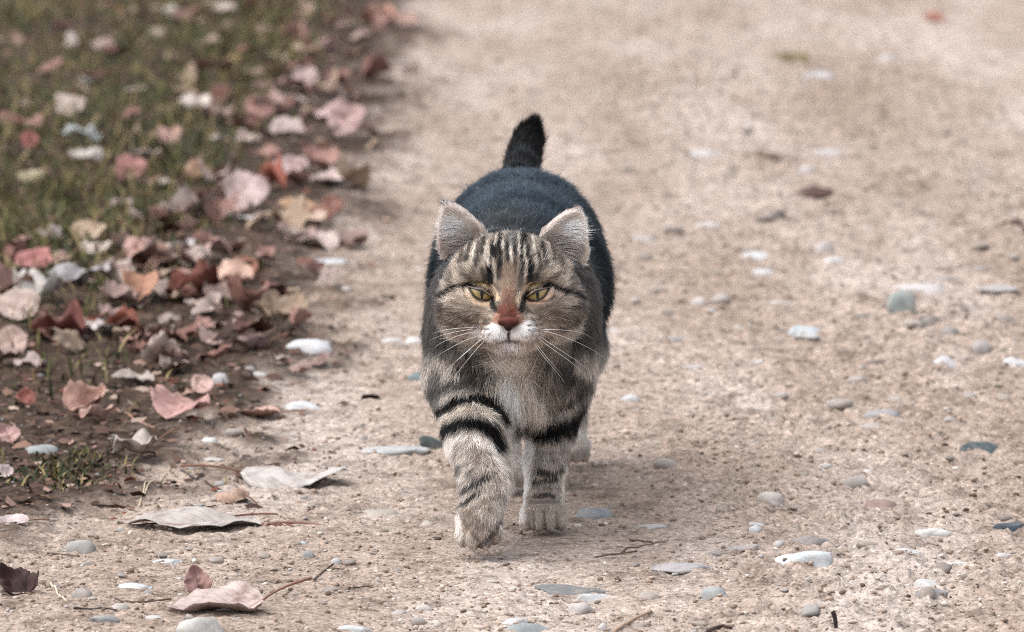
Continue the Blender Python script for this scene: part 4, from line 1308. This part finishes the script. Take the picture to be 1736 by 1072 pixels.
def leaf_obj(name, G, size, stalk=True, seed=0, stalk_len=0.55):
    G = G * size
    top = G.reshape(-1, 3)
    dU = np.gradient(G, axis=0).reshape(-1, 3); dV = np.gradient(G, axis=1).reshape(-1, 3)
    N = np.cross(dV, dU); N /= np.linalg.norm(N, axis=1)[:, None] + 1e-9
    bot = top - N * 0.00035
    i = np.arange(NT * NS).reshape(NT, NS)
    f1 = np.stack([i[:-1, :-1], i[:-1, 1:], i[1:, 1:], i[1:, :-1]], -1).reshape(-1, 4)
    f2 = f1[:, ::-1] + NT * NS
    rim = np.concatenate([i[0, :], i[1:, -1], i[-1, -2::-1], i[-2:0:-1, 0]])
    r2 = np.roll(rim, -1)
    f3 = np.stack([r2, rim, rim + NT * NS, r2 + NT * NS], -1)
    o = mesh_obj(name, np.concatenate([top, bot]), np.concatenate([f1, f2, f3]), LEAF)
    s = np.tile((np.linspace(0, 1, NS)[None, :] + 0 * np.zeros((NT, 1))).reshape(-1), 2); t = np.tile((np.linspace(0, 1, NT)[:, None] + np.zeros((1, NS))).reshape(-1), 2)
    add_attr(o, 'blade', np.stack([s, t, 0 * t], -1))
    if stalk:
        base = G[0, NS // 2]; d = G[0, NS // 2] - G[2, NS // 2]; d /= np.linalg.norm(d)
        g = np.random.default_rng(seed)
        side = g.uniform(-0.3, 0.3)
        pts = spline([base - d * 0.02 * size, base + d * 0.22 * size + np.array([side * 0.1 * size, 0, 0.01 * size]), base + d * stalk_len * size + np.array([side * 0.35 * size, 0, -0.05 * size])], 8)
        V, Fc = tube(pts, np.linspace(0.0007, 0.0010, 8) * (size / 0.05) ** 0.5, 5)
        st = mesh_obj('stalk', V, Fc, STALK, o)
        st.color = (*[float(q) for q in lin((112, 78, 64))], 1)
    return o

def place_leaf(px, py, w, h, col, seed, shape='ovate', rot=None, cup=0.3, curl=0.2, wave=0.6, fold=0.0, stalk=True, liftz=0.0, name='fallen_leaf', roll=0.0):
    g = np.random.default_rng(seed + 5000)
    rot = g.uniform(0, 6.28) if rot is None else rot
    G = leaf_pts(seed, shape, cup, curl, wave, fold)
    P, S = ground_at(px, py + h * 0.45)
    Rz = np.array(Matrix.Rotation(rot, 3, 'Z'))
    q = G.reshape(-1, 3) @ Rz.T
    ex, ey = np.ptp(q[:, 0]), np.ptp(q[:, 1])
    size = w / S / ex
    # tilt so that the apparent height agrees
    best, tau = 1e9, 0
    for tt in np.linspace(R(-2), R(62), 33):
        v = (q * size) @ np.array(Matrix.Rotation(tt, 3, 'X')).T
        e = np.ptp(v @ U) * S
        if abs(e - h) < best: best, tau = abs(e - h), tt
    M = np.array(Matrix.Rotation(tau, 3, 'X')) @ np.array(Matrix.Rotation(roll, 3, 'Y')) @ Rz
    v = (G.reshape(-1, 3) * size) @ M.T
    loc = np.array([P[0], P[1], 0.0])
    for _ in range(6):
        w3 = v + loc
        loc[2] += -0.0006 + liftz - np.quantile(w3[:, 2] - gh(w3[:, 0], w3[:, 1]), 0.04)
        pr = project(v + loc); c = (pr.min(0) + pr.max(0)) / 2
        loc[0] += (px - c[0]) / S
        loc[1] += 0.8 * (c[1] - py) / (S * 0.15)
        loc[1] = np.clip(loc[1], P[1] - 0.12, P[1] + 0.25)
    o = leaf_obj(name, G, size, stalk, seed)
    o.rotation_euler = Matrix(M.tolist()).to_euler()
    o.location = loc
    o.color = (*[float(z_) for z_ in soft(col, 0.78, 0.57)], 1)
    return o

# px, py, w, h, colour, options, label
LEAVES = [
 (365,1012,165,56,(214,190,182),dict(shape='ovate',rot=1.72,cup=0.22,curl=0.05,wave=0.35),'large pinkish-white leaf at the bottom left beside the round pebble'),
 (336,984,50,54,(184,138,130),dict(shape='ovate',rot=0.25,cup=0.9,curl=0.3,wave=1.0,stalk=False),'upright pinkish-brown leaf curl standing on the large bottom leaf'),
 (500,815,188,48,(212,203,196),dict(shape='ovate',rot=-1.58,cup=-0.2,curl=0.12,wave=0.3),'large pale grey leaf with an upturned right tip left of the paw'),
 (330,877,232,34,(204,194,186),dict(shape='lance',rot=1.58,cup=0.15,curl=0.05,wave=0.3),'long flat pale leaf with a reddish stalk at the left'),
 (393,843,60,32,(204,166,142),dict(shape='round',rot=1.2,cup=-0.6,curl=-0.3),'small tan-orange leaf lying on the long pale leaf'),
 (28,982,76,58,(72,42,38),dict(shape='heart',rot=0.6,cup=0.6,curl=0.6,wave=1.0),'dark maroon crumpled leaf at the lower left edge'),
 (18,880,64,18,(226,206,204),dict(shape='lance',rot=1.5,wave=0.3),'pinkish-white leaf sliver cut by the left edge'),
 (6,798,34,22,(210,190,186),dict(shape='ovate',rot=1.2),'pale leaf corner at the left edge above the sliver'),
 (305,681,102,58,(216,164,154),dict(shape='round',rot=2.7,cup=0.25,curl=0.1,wave=0.6),'big smooth pink leaf on the dark verge'),
 (344,652,40,32,(222,180,168),dict(shape='ovate',rot=0.7,cup=0.4),'small pale pink leaf tucked behind the big pink leaf'),
 (143,672,72,48,(214,164,144),dict(shape='ovate',rot=-1.0,cup=0.9,curl=0.4,wave=1.2),'folded orange-pink leaf on the verge left of the big pink leaf'),
 (165,700,60,22,(206,160,142),dict(shape='lance',rot=-1.2,cup=0.5,wave=1.0),'narrow peach leaf below the folded orange-pink one'),
 (437,697,80,20,(216,170,152),dict(shape='ovate',rot=1.6,wave=0.3),'flat peach leaf with a dark front edge at the path side'),
 (230,748,76,36,(206,190,178),dict(shape='round',rot=1.7,cup=0.3,curl=0.1,wave=1.0),'crumpled cream leaf on the dark verge'),
 (14,735,44,34,(218,172,164),dict(shape='round',rot=0.4,wave=1.0),'pink torn leaf at the left edge beside the grey-blue stone'),
 (44,670,34,30,(172,96,80),dict(shape='round',rot=1.0,cup=0.5),'small rusty red leaf on the left verge'),
 (225,636,74,24,(196,182,172),dict(shape='lance',rot=1.1,cup=0.8,curl=0.3),'greyish curled leaf above the folded orange-pink one'),
 (52,610,58,32,(200,176,170),dict(shape='ovate',rot=2.0,cup=0.6,wave=1.2),'mauve ragged leaf below the beige leaf at the left'),
 (18,578,56,56,(216,182,166),dict(shape='round',rot=0.3,cup=0.2,wave=0.3),'broad beige-pink leaf cut by the left edge'),
 (26,514,84,56,(224,196,182),dict(shape='heart',rot=1.2,cup=0.3,wave=0.4),'broad pale pink leaf at the left edge above the beige one'),
 (66,484,84,56,(234,226,216),dict(shape='ovate',rot=-0.6,cup=0.8,curl=0.2,wave=0.7),'bright cream leaf bent over at the left'),
 (56,436,64,36,(198,122,116),dict(shape='round',rot=1.4,cup=0.2),'rose-red round leaf above the bright cream leaf'),
 (8,470,24,46,(222,206,194),dict(shape='ovate',rot=0.3),'pale leaf cut by the left edge beside the rose-red leaf'),
 (100,437,40,24,(208,170,150),dict(shape='lance',rot=2.2),'small peach leaf right of the rose-red leaf'),
 (150,392,62,42,(214,182,152),dict(shape='round',rot=2.8,cup=0.3),'tan leaf behind the cream one in the upper left heap'),
 (160,420,60,28,(228,208,192),dict(shape='ovate',rot=1.5,cup=-0.4),'cream leaf with a dark gap below it in the upper left heap'),
 (232,420,50,40,(222,172,156),dict(shape='heart',rot=2.9,cup=0.3),'pink leaf in the middle of the upper left heap'),
 (270,432,40,56,(206,160,136),dict(shape='ovate',rot=2.6,cup=0.4),'brownish-pink leaf overlapping the pink one on its right'),
 (238,482,62,58,(214,154,118),dict(shape='heart',rot=3.0,cup=0.5,wave=0.6),'orange pointed leaf standing up below the heap'),
 (268,492,30,18,(222,214,210),dict(shape='lance',rot=1.2),'whitish tip beside the orange pointed leaf'),
 (392,457,74,44,(228,184,160),dict(shape='round',rot=1.3,cup=0.3),'large peach leaf at the right of the upper left heap'),
 (422,450,32,34,(206,140,108),dict(shape='ovate',rot=0.5,cup=0.5),'orange-brown curl at the right end of the large peach leaf'),
 (325,474,92,32,(128,62,42),dict(shape='ovate',rot=1.8,cup=0.8,wave=1.0),'dark red-brown leaf left of the large peach leaf'),
 (203,536,62,32,(146,70,38),dict(shape='round',rot=1.5,cup=0.7),'deep orange-brown leaf below the orange pointed leaf'),
 (150,552,96,18,(220,206,202),dict(shape='lance',rot=1.55,cup=0.4),'pale thin leaf left of the deep orange-brown one'),
 (98,540,96,28,(122,56,44),dict(shape='ovate',rot=1.7,cup=0.6,wave=1.0),'dark red leaf under the bright cream leaf'),
 (352,422,84,24,(216,176,166),dict(shape='ovate',rot=1.6,wave=0.9),'dusty pink flat leaf above the large peach leaf'),
 (312,412,38,18,(206,194,196),dict(shape='round',rot=1.0),'small lilac leaf beside the dusty pink flat leaf'),
 (132,464,110,22,(196,188,190),dict(shape='lance',rot=1.5,wave=1.0),'lilac-grey long leaf right of the bright cream leaf'),
 (541,405,68,34,(228,204,194),dict(shape='ovate',rot=1.0,cup=0.7,curl=0.1),'pale pink curled leaf lying on the path edge above the oval stone'),
 (506,350,76,30,(226,178,132),dict(shape='lance',rot=1.3,cup=0.5),'orange-tan narrow leaf at the path edge'),
 (522,368,66,24,(216,184,160),dict(shape='ovate',rot=1.2),'beige leaf just under the orange-tan narrow leaf'),
 (418,367,72,16,(230,222,218),dict(shape='lance',rot=1.5,wave=0.8),'white narrow leaf at the upper verge'),
 (418,325,78,58,(220,192,188),dict(shape='heart',rot=0.9,cup=0.3),'large pale pink leaf above the white narrow leaf'),
 (398,300,70,30,(212,184,180),dict(shape='ovate',rot=1.7),'mauve-pink leaf behind the large pale pink one'),
 (457,292,56,40,(178,92,66),dict(shape='round',rot=1.2,cup=0.9,wave=1.0),'rust-red cupped leaf in the upper heap'),
 (492,283,62,42,(224,192,188),dict(shape='ovate',rot=-0.7,cup=0.4),'pale pink leaf right of the rust-red cupped leaf'),
 (553,297,64,30,(222,196,188),dict(shape='ovate',rot=1.2,cup=0.4),'pale pink leaf nearest the path in the upper heap'),
 (222,284,54,48,(200,134,128),dict(shape='heart',rot=2.7,cup=0.3),'rose leaf standing in the grass'),
 (270,310,62,18,(216,200,182),dict(shape='lance',rot=1.6),'cream flat leaf below the rose leaf in the grass'),
 (340,288,58,42,(212,166,132),dict(shape='round',rot=2.2,cup=0.5),'peach-orange leaf in the grass right of the rose leaf'),
 (588,200,66,66,(216,176,170),dict(shape='heart',rot=2.8,cup=0.3),'large dusky pink leaf at the far path edge'),
 (540,188,72,26,(210,176,170),dict(shape='ovate',rot=1.5),'dusky pink flat leaf touching the large far one'),
 (518,133,46,46,(222,190,186),dict(shape='round',rot=0.2),'light pink round leaf far up the edge'),
 (568,128,54,28,(172,118,106),dict(shape='ovate',rot=1.3,cup=0.6),'red-brown leaf right of the light pink round leaf'),
 (486,212,62,32,(226,200,194),dict(shape='ovate',rot=1.9,cup=0.4),'white-pink leaf below the flat dusky pink one'),
 (440,182,54,42,(186,136,124),dict(shape='ovate',rot=0.9,cup=0.4),'rose-brown leaf left of the flat dusky pink one'),
 (458,140,84,22,(178,132,126),dict(shape='lance',rot=1.4),'long rose-mauve leaf left of the light pink round leaf'),
 (120,180,52,44,(222,200,184),dict(shape='heart',rot=3.0),'cream triangular leaf in the far left grass'),
 (330,172,58,28,(230,214,202),dict(shape='ovate',rot=1.2,cup=0.3),'bright cream oval leaf in the far grass'),
 (288,232,42,30,(222,172,160),dict(shape='heart',rot=3.0),'small salmon-pink leaf in the grass'),
 (368,238,42,20,(222,204,194),dict(shape='lance',rot=1.5,cup=0.2,curl=-0.9),'arched cream leaf right of the small salmon leaf'),
 (138,226,70,26,(196,204,204),dict(shape='lance',rot=1.3,wave=1.4),'pale blue-grey crumpled leaf in the left grass'),
 (50,236,30,40,(196,116,104),dict(shape='ovate',rot=0.4,cup=0.7),'red bent leaf at the far left'),
 (52,300,44,24,(204,190,150),dict(shape='ovate',rot=1.2),'yellowish leaf at the left below the red bent leaf'),
 (145,262,60,26,(202,192,182),dict(shape='ovate',rot=0.9,wave=1.0),'grey-cream ragged leaf below the blue-grey one'),
 (172,75,42,26,(214,180,170),dict(shape='ovate',rot=1.0),'pink leaf in the far grass near the top left'),
 (122,66,20,28,(206,190,180),dict(shape='lance',rot=0.2),'narrow pale leaf left of the far pink leaf'),
 (28,66,24,26,(196,160,142),dict(shape='ovate',rot=0.5),'tan leaf in the far left top corner'),
 (288,18,24,20,(222,212,194),dict(shape='round',rot=0.5),'small white-cream leaf at the top edge, left one'),
 (378,12,44,18,(226,206,194),dict(shape='ovate',rot=1.5),'cream leaf at the top edge, right one'),
 (266,56,30,20,(198,176,160),dict(shape='ovate',rot=1.0),'dull beige leaf below the small white-cream one'),
 (352,70,54,22,(202,170,152),dict(shape='ovate',rot=1.6),'beige-pink double leaf below the top cream leaf'),
 (290,95,32,13,(196,172,138),dict(shape='lance',rot=1.5),'tan thin leaf in the far grass'),
 (395,97,26,16,(186,152,92),dict(shape='round',rot=1.0),'ochre yellow small leaf in the far grass'),
 (510,20,36,16,(214,178,152),dict(shape='ovate',rot=1.4),'peach leaf at the top edge of the verge'),
 (605,62,62,20,(196,164,150),dict(shape='ovate',rot=1.6),'dull pink leaf far up the path edge'),
 (642,22,64,34,(204,146,122),dict(shape='round',rot=1.3,cup=0.6),'orange-pink leaf at the top of the path edge'),
 (690,30,36,20,(224,178,160),dict(shape='ovate',rot=1.1),'salmon leaf right of the topmost orange-pink leaf'),
 (470,95,38,14,(208,190,164),dict(shape='lance',rot=1.3),'cream thin leaf above the light pink round leaf'),
 (85,394,42,30,(190,170,172),dict(shape='ovate',rot=1.0,wave=1.0),'lilac leaf above the rose-red round leaf'),
 (208,343,42,14,(222,196,190),dict(shape='lance',rot=1.5),'pale pink sliver left of the mauve leaf pair'),
 (308,348,74,24,(188,164,160),dict(shape='ovate',rot=1.4,wave=0.9),'dull mauve leaf on the verge below the cream flat leaf'),
 (384,550,48,18,(228,198,182),dict(shape='ovate',rot=1.4),'pale peach leaf left of the large blue-white stone'),
 (415,578,76,24,(196,160,154),dict(shape='ovate',rot=1.7,cup=0.5),'dusky rose curled leaf touching the large blue-white stone'),
 (590,400,70,30,(170,140,128),dict(shape='ovate',rot=1.7,wave=1.0,stalk=False),'brownish scrap leaf right of the pale pink curled leaf'),
 (1380,326,70,20,(104,70,58),dict(shape='ovate',rot=1.57,cup=-0.15,curl=-0.25,wave=0.2,stalk=False),'dark brown arched leaf alone on the right path'),
 (1716,382,60,16,(112,80,70),dict(shape='lance',rot=1.5,cup=0.4,curl=-0.4),'dark brown leaf at the right edge of the path'),
 (1340,97,66,18,(134,122,66),dict(shape='lance',rot=1.3,cup=0.4),'olive yellow-green leaf far up the right path'),
 (1582,28,36,20,(188,122,98),dict(shape='ovate',rot=1.0),'orange leaf at the top right'),
 (1300,262,54,16,(142,118,100),dict(shape='lance',rot=1.3,cup=0.5),'brown leaf scrap above the arched brown leaf'),
]
k = 0
for (px, py, w, h, col, op, lab) in LEAVES:
    k += 1
    far = py < 340
    P, S = ground_at(px, py)
    lz = 0.004 if verge_mask(P[0], P[1]) > 0.6 else 0.0
    op = dict(op)
    if far and w < 45: op['stalk'] = False
    o = place_leaf(px, py, w, h, col, 300 + k, liftz=lz, **op)
    tag(o, lab, 'leaf', 'fallen leaves')

# the crowd of small far leaves that nothing tells apart
LB = np.random.default_rng(44)
cnt = 0
lp = [(212, 176, 164), (196, 146, 132), (218, 194, 182), (172, 118, 102), (206, 176, 146), (128, 80, 66)]
lpn = ['beige-pink', 'brownish-pink', 'pale', 'brown', 'tan', 'dark brown']
protos = []
for i in range(6):
    t = leaf_obj('fallen_leaf', leaf_pts(800 + i, ['ovate', 'round', 'heart', 'lance', 'ovate', 'round'][i], LB.uniform(0.1, 0.8), LB.uniform(-0.4, 0.5), 0.9), 1.0, False)
    protos.append(t.data); bpy.data.objects.remove(t)
while cnt < 200:
    px = LB.uniform(0, 700); py = LB.uniform(0, 640)
    P, S = ground_at(px, py)
    v = float(verge_mask(P[0], P[1]))
    if v < (0.5 if P[1] < 2.5 else 0.8) or LB.random() > 0.12 + 0.88 * math.exp(-((P[0] + 0.31) / 0.13) ** 2): continue
    o = bpy.data.objects.new('fallen_leaf', protos[int(LB.integers(6))]); C.objects.link(o)
    sz = LB.uniform(0.022, 0.052)
    o.scale = (sz, sz, sz)
    o.rotation_euler = (LB.uniform(-0.1, 0.55), LB.uniform(-0.3, 0.3), LB.uniform(0, 6.28))
    o.location = (P[0], P[1], float(gh(P[0], P[1])) + 0.20 * sz + 0.002)
    ci = int(LB.integers(len(lp))); c = soft(lp[ci], 0.8, LB.uniform(0.40, 0.6))
    o.color = (*[float(q) for q in c], 1)
    tag(o, None, 'leaf', 'small litter leaves of the verge'); SMALL.append((o, 'small shrivelled ' + lpn[ci] + ' leaf'))
    cnt += 1

# name every small thing by the nearest thing one can find in the picture
import re as _re
marks = []
for o in C.objects:
    if o.get('label') and o.get('category') in ('leaf', 'stone'):
        mt = _re.match(r'(.*?\b(?:leaf|stone|pebble|chip|slate|wedge|tip|curl|sliver|scrap))\b', o['label'])
        marks.append((mt.group(1) if mt else o['label'], project(np.array(o.location))))
names = [a for a, _ in marks]
marks = [(a, p) for a, p in marks if names.count(a) == 1 and len(a.split()) <= 6]
MP = np.array([p for _, p in marks])
seen = {}
todo = []
for o, what in SMALL:
    p = project(np.array(o.location)); d = (p - MP) * np.array([1.0, 2.0])
    i = int(np.argmin(np.hypot(d[:, 0], d[:, 1]))); dx, dy = d[i]
    rel = ('right of' if dx > 0 else 'left of') if abs(dx) > abs(dy) else ('below' if dy > 0 else 'above')
    todo.append((np.hypot(dx, dy), o, what, rel, marks[i][0]))
for d, o, what, rel, mk in sorted(todo, key=lambda q: q[0]):
    kx = (what, rel, mk); seen[kx] = seen.get(kx, 0) + 1
    o['label'] = {1: 'nearest ', 2: 'second ', 3: 'third ', 4: 'fourth ', 5: 'fifth '}.get(seen[kx], 'farthest ') + what + ' ' + rel + ' the ' + mk

# ================================================================== TWIGS AND STRAWS
TW, n, l, b = new_mat('twig_bark')
oi = nd(n, 'ShaderNodeObjectInfo'); tc = nd(n, 'ShaderNodeTexCoord'); nz = noise(n, l, tc.outputs['Object'], 300, 3)
rp = ramp(n, [(0.3, (0.6, 0.6, 0.6)), (0.7, (1.2, 1.2, 1.2))]); l.new(nz.outputs[0], rp.inputs[0])
l.new(mix(n, l, 0.8, oi.outputs['Color'], rp.outputs[0], 'MULTIPLY'), b.inputs['Base Color']); b.inputs['Roughness'].default_value = 0.85
TWIGS = [
 ([(308,795),(335,815),(376,832)],4.5,(58,46,42),'dark curved twig ending at the small tan-orange leaf'),
 ([(372,885),(385,878),(430,874),(470,873)],4,(120,74,66),'reddish leaf stem across the long flat pale leaf'),
 ([(430,888),(465,891),(497,894)],4,(112,72,64),'short reddish stem right of the long flat pale leaf'),
 ([(188,1012),(210,1022),(250,1022),(290,1017)],4,(96,76,64),'thin brown stem reaching the large bottom leaf from the left'),
 ([(86,990),(98,1003),(113,1022)],4.5,(214,196,174),'pale straw standing slanted at the lower left'),
 ([(1411,1037),(1416,1052),(1418,1085)],8,(42,30,28),'dark stub of a stick at the bottom edge on the right'),
 ([(1042,1075),(1068,1055),(1104,1034)],6,(176,146,122),'tan straw slanting at the bottom edge'),
 ([(1200,1071),(1220,1067),(1240,1070)],7,(70,46,40),'short dark brown twig at the bottom edge'),
 ([(125,1035),(160,1034),(198,1037)],3.5,(76,66,60),'thin dark twig left of the large round pebble'),
 ([(195,695),(225,712),(262,727)],4,(172,132,112),'tan leaf stem below the folded orange-pink leaf'),
 ([(395,1035),(430,1036),(478,1043)],4.5,(168,148,126),'tan stalk in front of the large bottom leaf'),
 ([(1008,946),(1045,941),(1080,936)],3.5,(98,80,70),'thin brown rootlet right of the standing paw'),
 ([(1055,938),(1080,926),(1128,920)],3.5,(104,86,74),'thin brown rootlet beside a pale low stone'),
 ([(1068,917),(1095,921),(1120,918)],3.5,(92,74,66),'short brown rootlet touching the pale low stone'),
 ([(240,835),(270,820),(290,795)],3,(190,172,150),'thin pale grass straw on the dark verge edge'),
 ([(235,845),(242,832),(248,822)],3,(200,184,160),'very short pale straw beside the longer grass straw'),
 ([(590,1000),(612,997),(640,1000)],3,(84,70,62),'thin dark rootlet near the bottom left of centre'),
 ([(530,985),(548,970),(565,957)],3,(88,76,66),'thin dark rootlet slanting beside the small grey pebble'),
 ([(80,940),(105,941),(135,944)],3,(88,72,64),'dark rootlet under the rusty-footed grey stone'),
 ([(200,885),(260,891),(330,884),(400,889)],3.5,(66,56,52),'dark wiry stem along the front of the long flat pale leaf'),
 ([(560,968),(575,966),(590,969)],3,(120,100,84),'tiny brown stem scrap in front of the lifted paw'),
]
for pts, wpx, col, lab in TWIGS:
    P3 = []
    up = 'stub' in lab
    base, S = ground_at(*pts[0])
    for i, (u_, v_) in enumerate(pts):
        if up:
            P3.append(at_y(u_, v_, -0.515))
        else:
            q, S = ground_at(u_, v_); q[2] = float(gh(q[0], q[1])) + wpx / S * 0.35; P3.append(q)
    P3 = np.array(P3); o0 = P3.mean(0); o0[2] = P3[:, 2].min()
    cv = spline(P3, 14)
    if not up:
        for i in range(len(cv)): cv[i, 2] = max(cv[i, 2], float(gh(cv[i, 0], cv[i, 1])) + wpx / S * 0.30)
    V, Fc = tube(cv - o0, wpx / S / 2 * np.linspace(1.1, 0.75, 14), 6)
    o = mesh_obj('twig', V, Fc, TW, loc=tuple(o0))
    o.color = (*[float(q) for q in lin(col) * 0.8], 1)
    tag(o, lab, 'twig', 'twigs and stems on the ground')

# ================================================================== GRIT, LITTER, GRASS (stuff)
def col_mat(name, attr, rough=0.9):
    m, n, l, b = new_mat(name)
    a = nd(n, 'ShaderNodeAttribute', attribute_name=attr); l.new(a.outputs['Color'], b.inputs['Base Color'])
    b.inputs['Roughness'].default_value = rough; b.inputs['Specular IOR Level'].default_value = 0.15
    return m

def make_grit():
    g = np.random.default_rng(5); NG = 22000
    py = 1072 - 1000 * g.random(NG) ** 1.25; px = g.uniform(-60, 1800, NG)
    py += 30
    d = F[None] + np.array([[1.0, 0, 0]]) * ((px - W / 2) / FPX)[:, None] + U[None] * ((H / 2 - py) / FPX)[:, None]
    Pp = CAMP + d * ((0.003 - CAM_Z) / d[:, 2])[:, None]
    x, y = Pp[:, 0], Pp[:, 1]
    clump = fbm(x * 9, y * 9, o=3)
    k = (clump > -0.35 + 0.5 * g.random(NG) - 0.25)
    x, y = x[k], y[k]; n_ = len(x)
    V0, F0 = ICO[1]
    r = (0.0006 + 0.0021 * g.random(n_) ** 2.8) * ((y + 5.79) / 5.4) ** 0.8
    sc = np.stack([r * g.uniform(0.8, 1.4, n_), r * g.uniform(0.8, 1.3, n_), r * g.uniform(0.45, 0.85, n_)], -1)
    z = gh(x, y) + sc[:, 2] * 0.35
    an = g.uniform(0, 6.28, n_)
    jit = 1 + 0.28 * g.standard_normal((n_, len(V0), 1)).clip(-1.5, 1.5)
    V = V0[None] * jit * sc[:, None]
    ca, sa = np.cos(an)[:, None], np.sin(an)[:, None]
    V = np.stack([V[..., 0] * ca - V[..., 1] * sa, V[..., 0] * sa + V[..., 1] * ca, V[..., 2]], -1) + np.stack([x, y, z], -1)[:, None]
    Fc = (F0[None] + (np.arange(n_) * len(V0))[:, None, None]).reshape(-1, 3)
    pal = np.array([lin(c) for c in ((176, 156, 140), (160, 140, 124), (200, 186, 172), (140, 120, 106), (222, 214, 206), (108, 92, 82), (186, 178, 174))])
    c = pal[g.choice(7, n_, p=[.30, .26, .14, .14, .05, .06, .05])] * g.uniform(0.75, 1.1, (n_, 1)) * 0.8
    v = verge_mask(x, y)
    c = c * (1 - 0.55 * v[:, None])
    o = mesh_obj('grit', V.reshape(-1, 3), Fc, col_mat('grit', 'grit_color'), smoothf=False)
    add_attr(o, 'grit_color', np.repeat(c, len(V0), 0))
    tag(o, 'fine sandy grit and crumbs of dirt covering the path', 'grit', kind='stuff')
make_grit()

def make_litter():
    g = np.random.default_rng(6); NL = 9000
    y = 0.1 + 5.9 * g.random(NL) ** 1.7; x = g.uniform(-1.25, -0.12, NL)
    v = verge_mask(x, y); k = g.random(NL) < v * 0.85 + 0.16 * verge_mask(x - 0.12, y) + 0.01
    x, y = x[k], y[k]; n_ = len(x)
    sz = 0.0022 + 0.006 * g.random(n_) ** 2
    base = np.array([(-1, -.5, 0), (0, -.6, .25), (1, -.4, 0), (1, .5, .1), (0, .6, .35), (-1, .4, .1)])
    V = base[None] * (1 + 0.25 * g.standard_normal((n_, 6, 1))) * sz[:, None, None]
    ax, an = g.uniform(-0.7, 0.7, n_), g.uniform(0, 6.28, n_)
    Y = V[..., 1] * np.cos(ax)[:, None] - V[..., 2] * np.sin(ax)[:, None]; Z = V[..., 1] * np.sin(ax)[:, None] + V[..., 2] * np.cos(ax)[:, None]
    X = V[..., 0]
    V = np.stack([X * np.cos(an)[:, None] - Y * np.sin(an)[:, None] + x[:, None], X * np.sin(an)[:, None] + Y * np.cos(an)[:, None] + y[:, None], Z + (gh(x, y) + sz * 0.35)[:, None]], -1)
    Fc = (np.array([(0, 1, 4, 5), (1, 2, 3, 4)])[None] + (np.arange(n_) * 6)[:, None, None]).reshape(-1, 4)
    pal = np.array([lin(q) for q in ((96, 74, 64), (70, 54, 48), (128, 100, 88), (160, 132, 118), (118, 72, 58), (190, 166, 152))])
    c = pal[g.choice(6, n_, p=[.28, .26, .2, .11, .09, .06])] * g.uniform(0.7, 1.1, (n_, 1)) * 0.85
    o = mesh_obj('leaf_litter', V.reshape(-1, 3), Fc, col_mat('litter', 'litter_color'), smoothf=False)
    add_attr(o, 'litter_color', np.repeat(c, 6, 0))
    tag(o, 'crumbled brown leaf litter on the verge', 'leaf litter', kind='stuff')
make_litter()

def make_grass():
    g = np.random.default_rng(8); NB = 150000
    y = 0.22 + 9.5 * g.random(NB) ** 1.5; x = g.uniform(-2.3, -0.16, NB)
    xb = np.interp(y, [0.2, 0.6, 1.5, 3, 6, 20], [-0.38, -0.37, -0.33, -0.29, -0.23, -0.23])
    patch = fbm(x * 3.0 + 4, y * 1.6, o=3)
    dens = smooth(0.0, 0.16, xb - x) * smooth(-0.45, 0.15, patch + 0.3 * smooth(0.9, 2.0, y)) * (0.06 + 0.94 * smooth(0.9, 2.0, y)) + 0.02 * verge_mask(x, y)
    tuft = np.exp(-(((x + 0.405) / 0.035) ** 2 + ((y - 0.34) / 0.10) ** 2)) + 0.15 * np.exp(-(((x + 0.43) / 0.06) ** 2 + ((y - 0.95) / 0.22) ** 2))
    k = g.random(NB) < np.clip(dens + tuft, 0, 1)
    x, y = x[k], y[k]
    tx = -0.405 + 0.028 * g.standard_normal(190); ty = 0.34 + 0.06 * g.standard_normal(190)
    x = np.concatenate([x, tx]); y = np.concatenate([y, ty]); n_ = len(x)
    h = g.uniform(0.012, 0.040, n_) * (0.7 + 0.5 * smooth(-0.2, 0.4, fbm(x * 5, y * 4, o=2)))
    h[-190:] = g.uniform(0.006, 0.016, 190)
    az = g.uniform(0, 6.28, n_); lean = g.uniform(0.25, 1.6, n_)
    h = h * (0.55 + 0.45 * smooth(0.5, 1.6, y))
    w = g.uniform(0.0007, 0.0014, n_)
    d = np.stack([np.cos(az), np.sin(az)], -1); pz = np.stack([-np.sin(az), np.cos(az)], -1)
    z = gh(x, y) - 0.001
    V = np.zeros((n_, 5, 3))
    for i, (t, ww) in enumerate(((0, 1), (0.55, 0.85), (1, 0))):
        fx = lean * h * t ** 1.6; fz = h * t * (1 - 0.35 * lean * t * 0.6)
        ctr = np.stack([x + d[:, 0] * fx, y + d[:, 1] * fx, z + fz], -1)
        off = np.stack([pz[:, 0] * w * ww, pz[:, 1] * w * ww, 0 * w], -1)
        if i < 2: V[:, 2 * i] = ctr - off; V[:, 2 * i + 1] = ctr + off
        else: V[:, 4] = ctr
    Fc = (np.array([(0, 1, 3), (0, 3, 2), (2, 3, 4)])[None] + (np.arange(n_) * 5)[:, None, None]).reshape(-1, 3)
    pal = np.array([lin(q) for q in ((84, 88, 48), (70, 80, 44), (112, 106, 62), (160, 142, 98), (98, 80, 52), (56, 70, 46))])
    mixp = g.random(n_) + 0.35 * fbm(x * 2.2, y * 1.2, o=2)
    c = pal[np.clip((mixp * 6).astype(int), 0, 5)][:, :] * g.uniform(0.40, 0.80, (n_, 1))
    o = mesh_obj('grass', V.reshape(-1, 3), Fc, col_mat('grass', 'grass_color', 0.7))
    add_attr(o, 'grass_color', np.repeat(c, 5, 0))
    tag(o, 'short olive and straw-coloured grass on the verge left of the path', 'grass', kind='stuff')
make_grass()
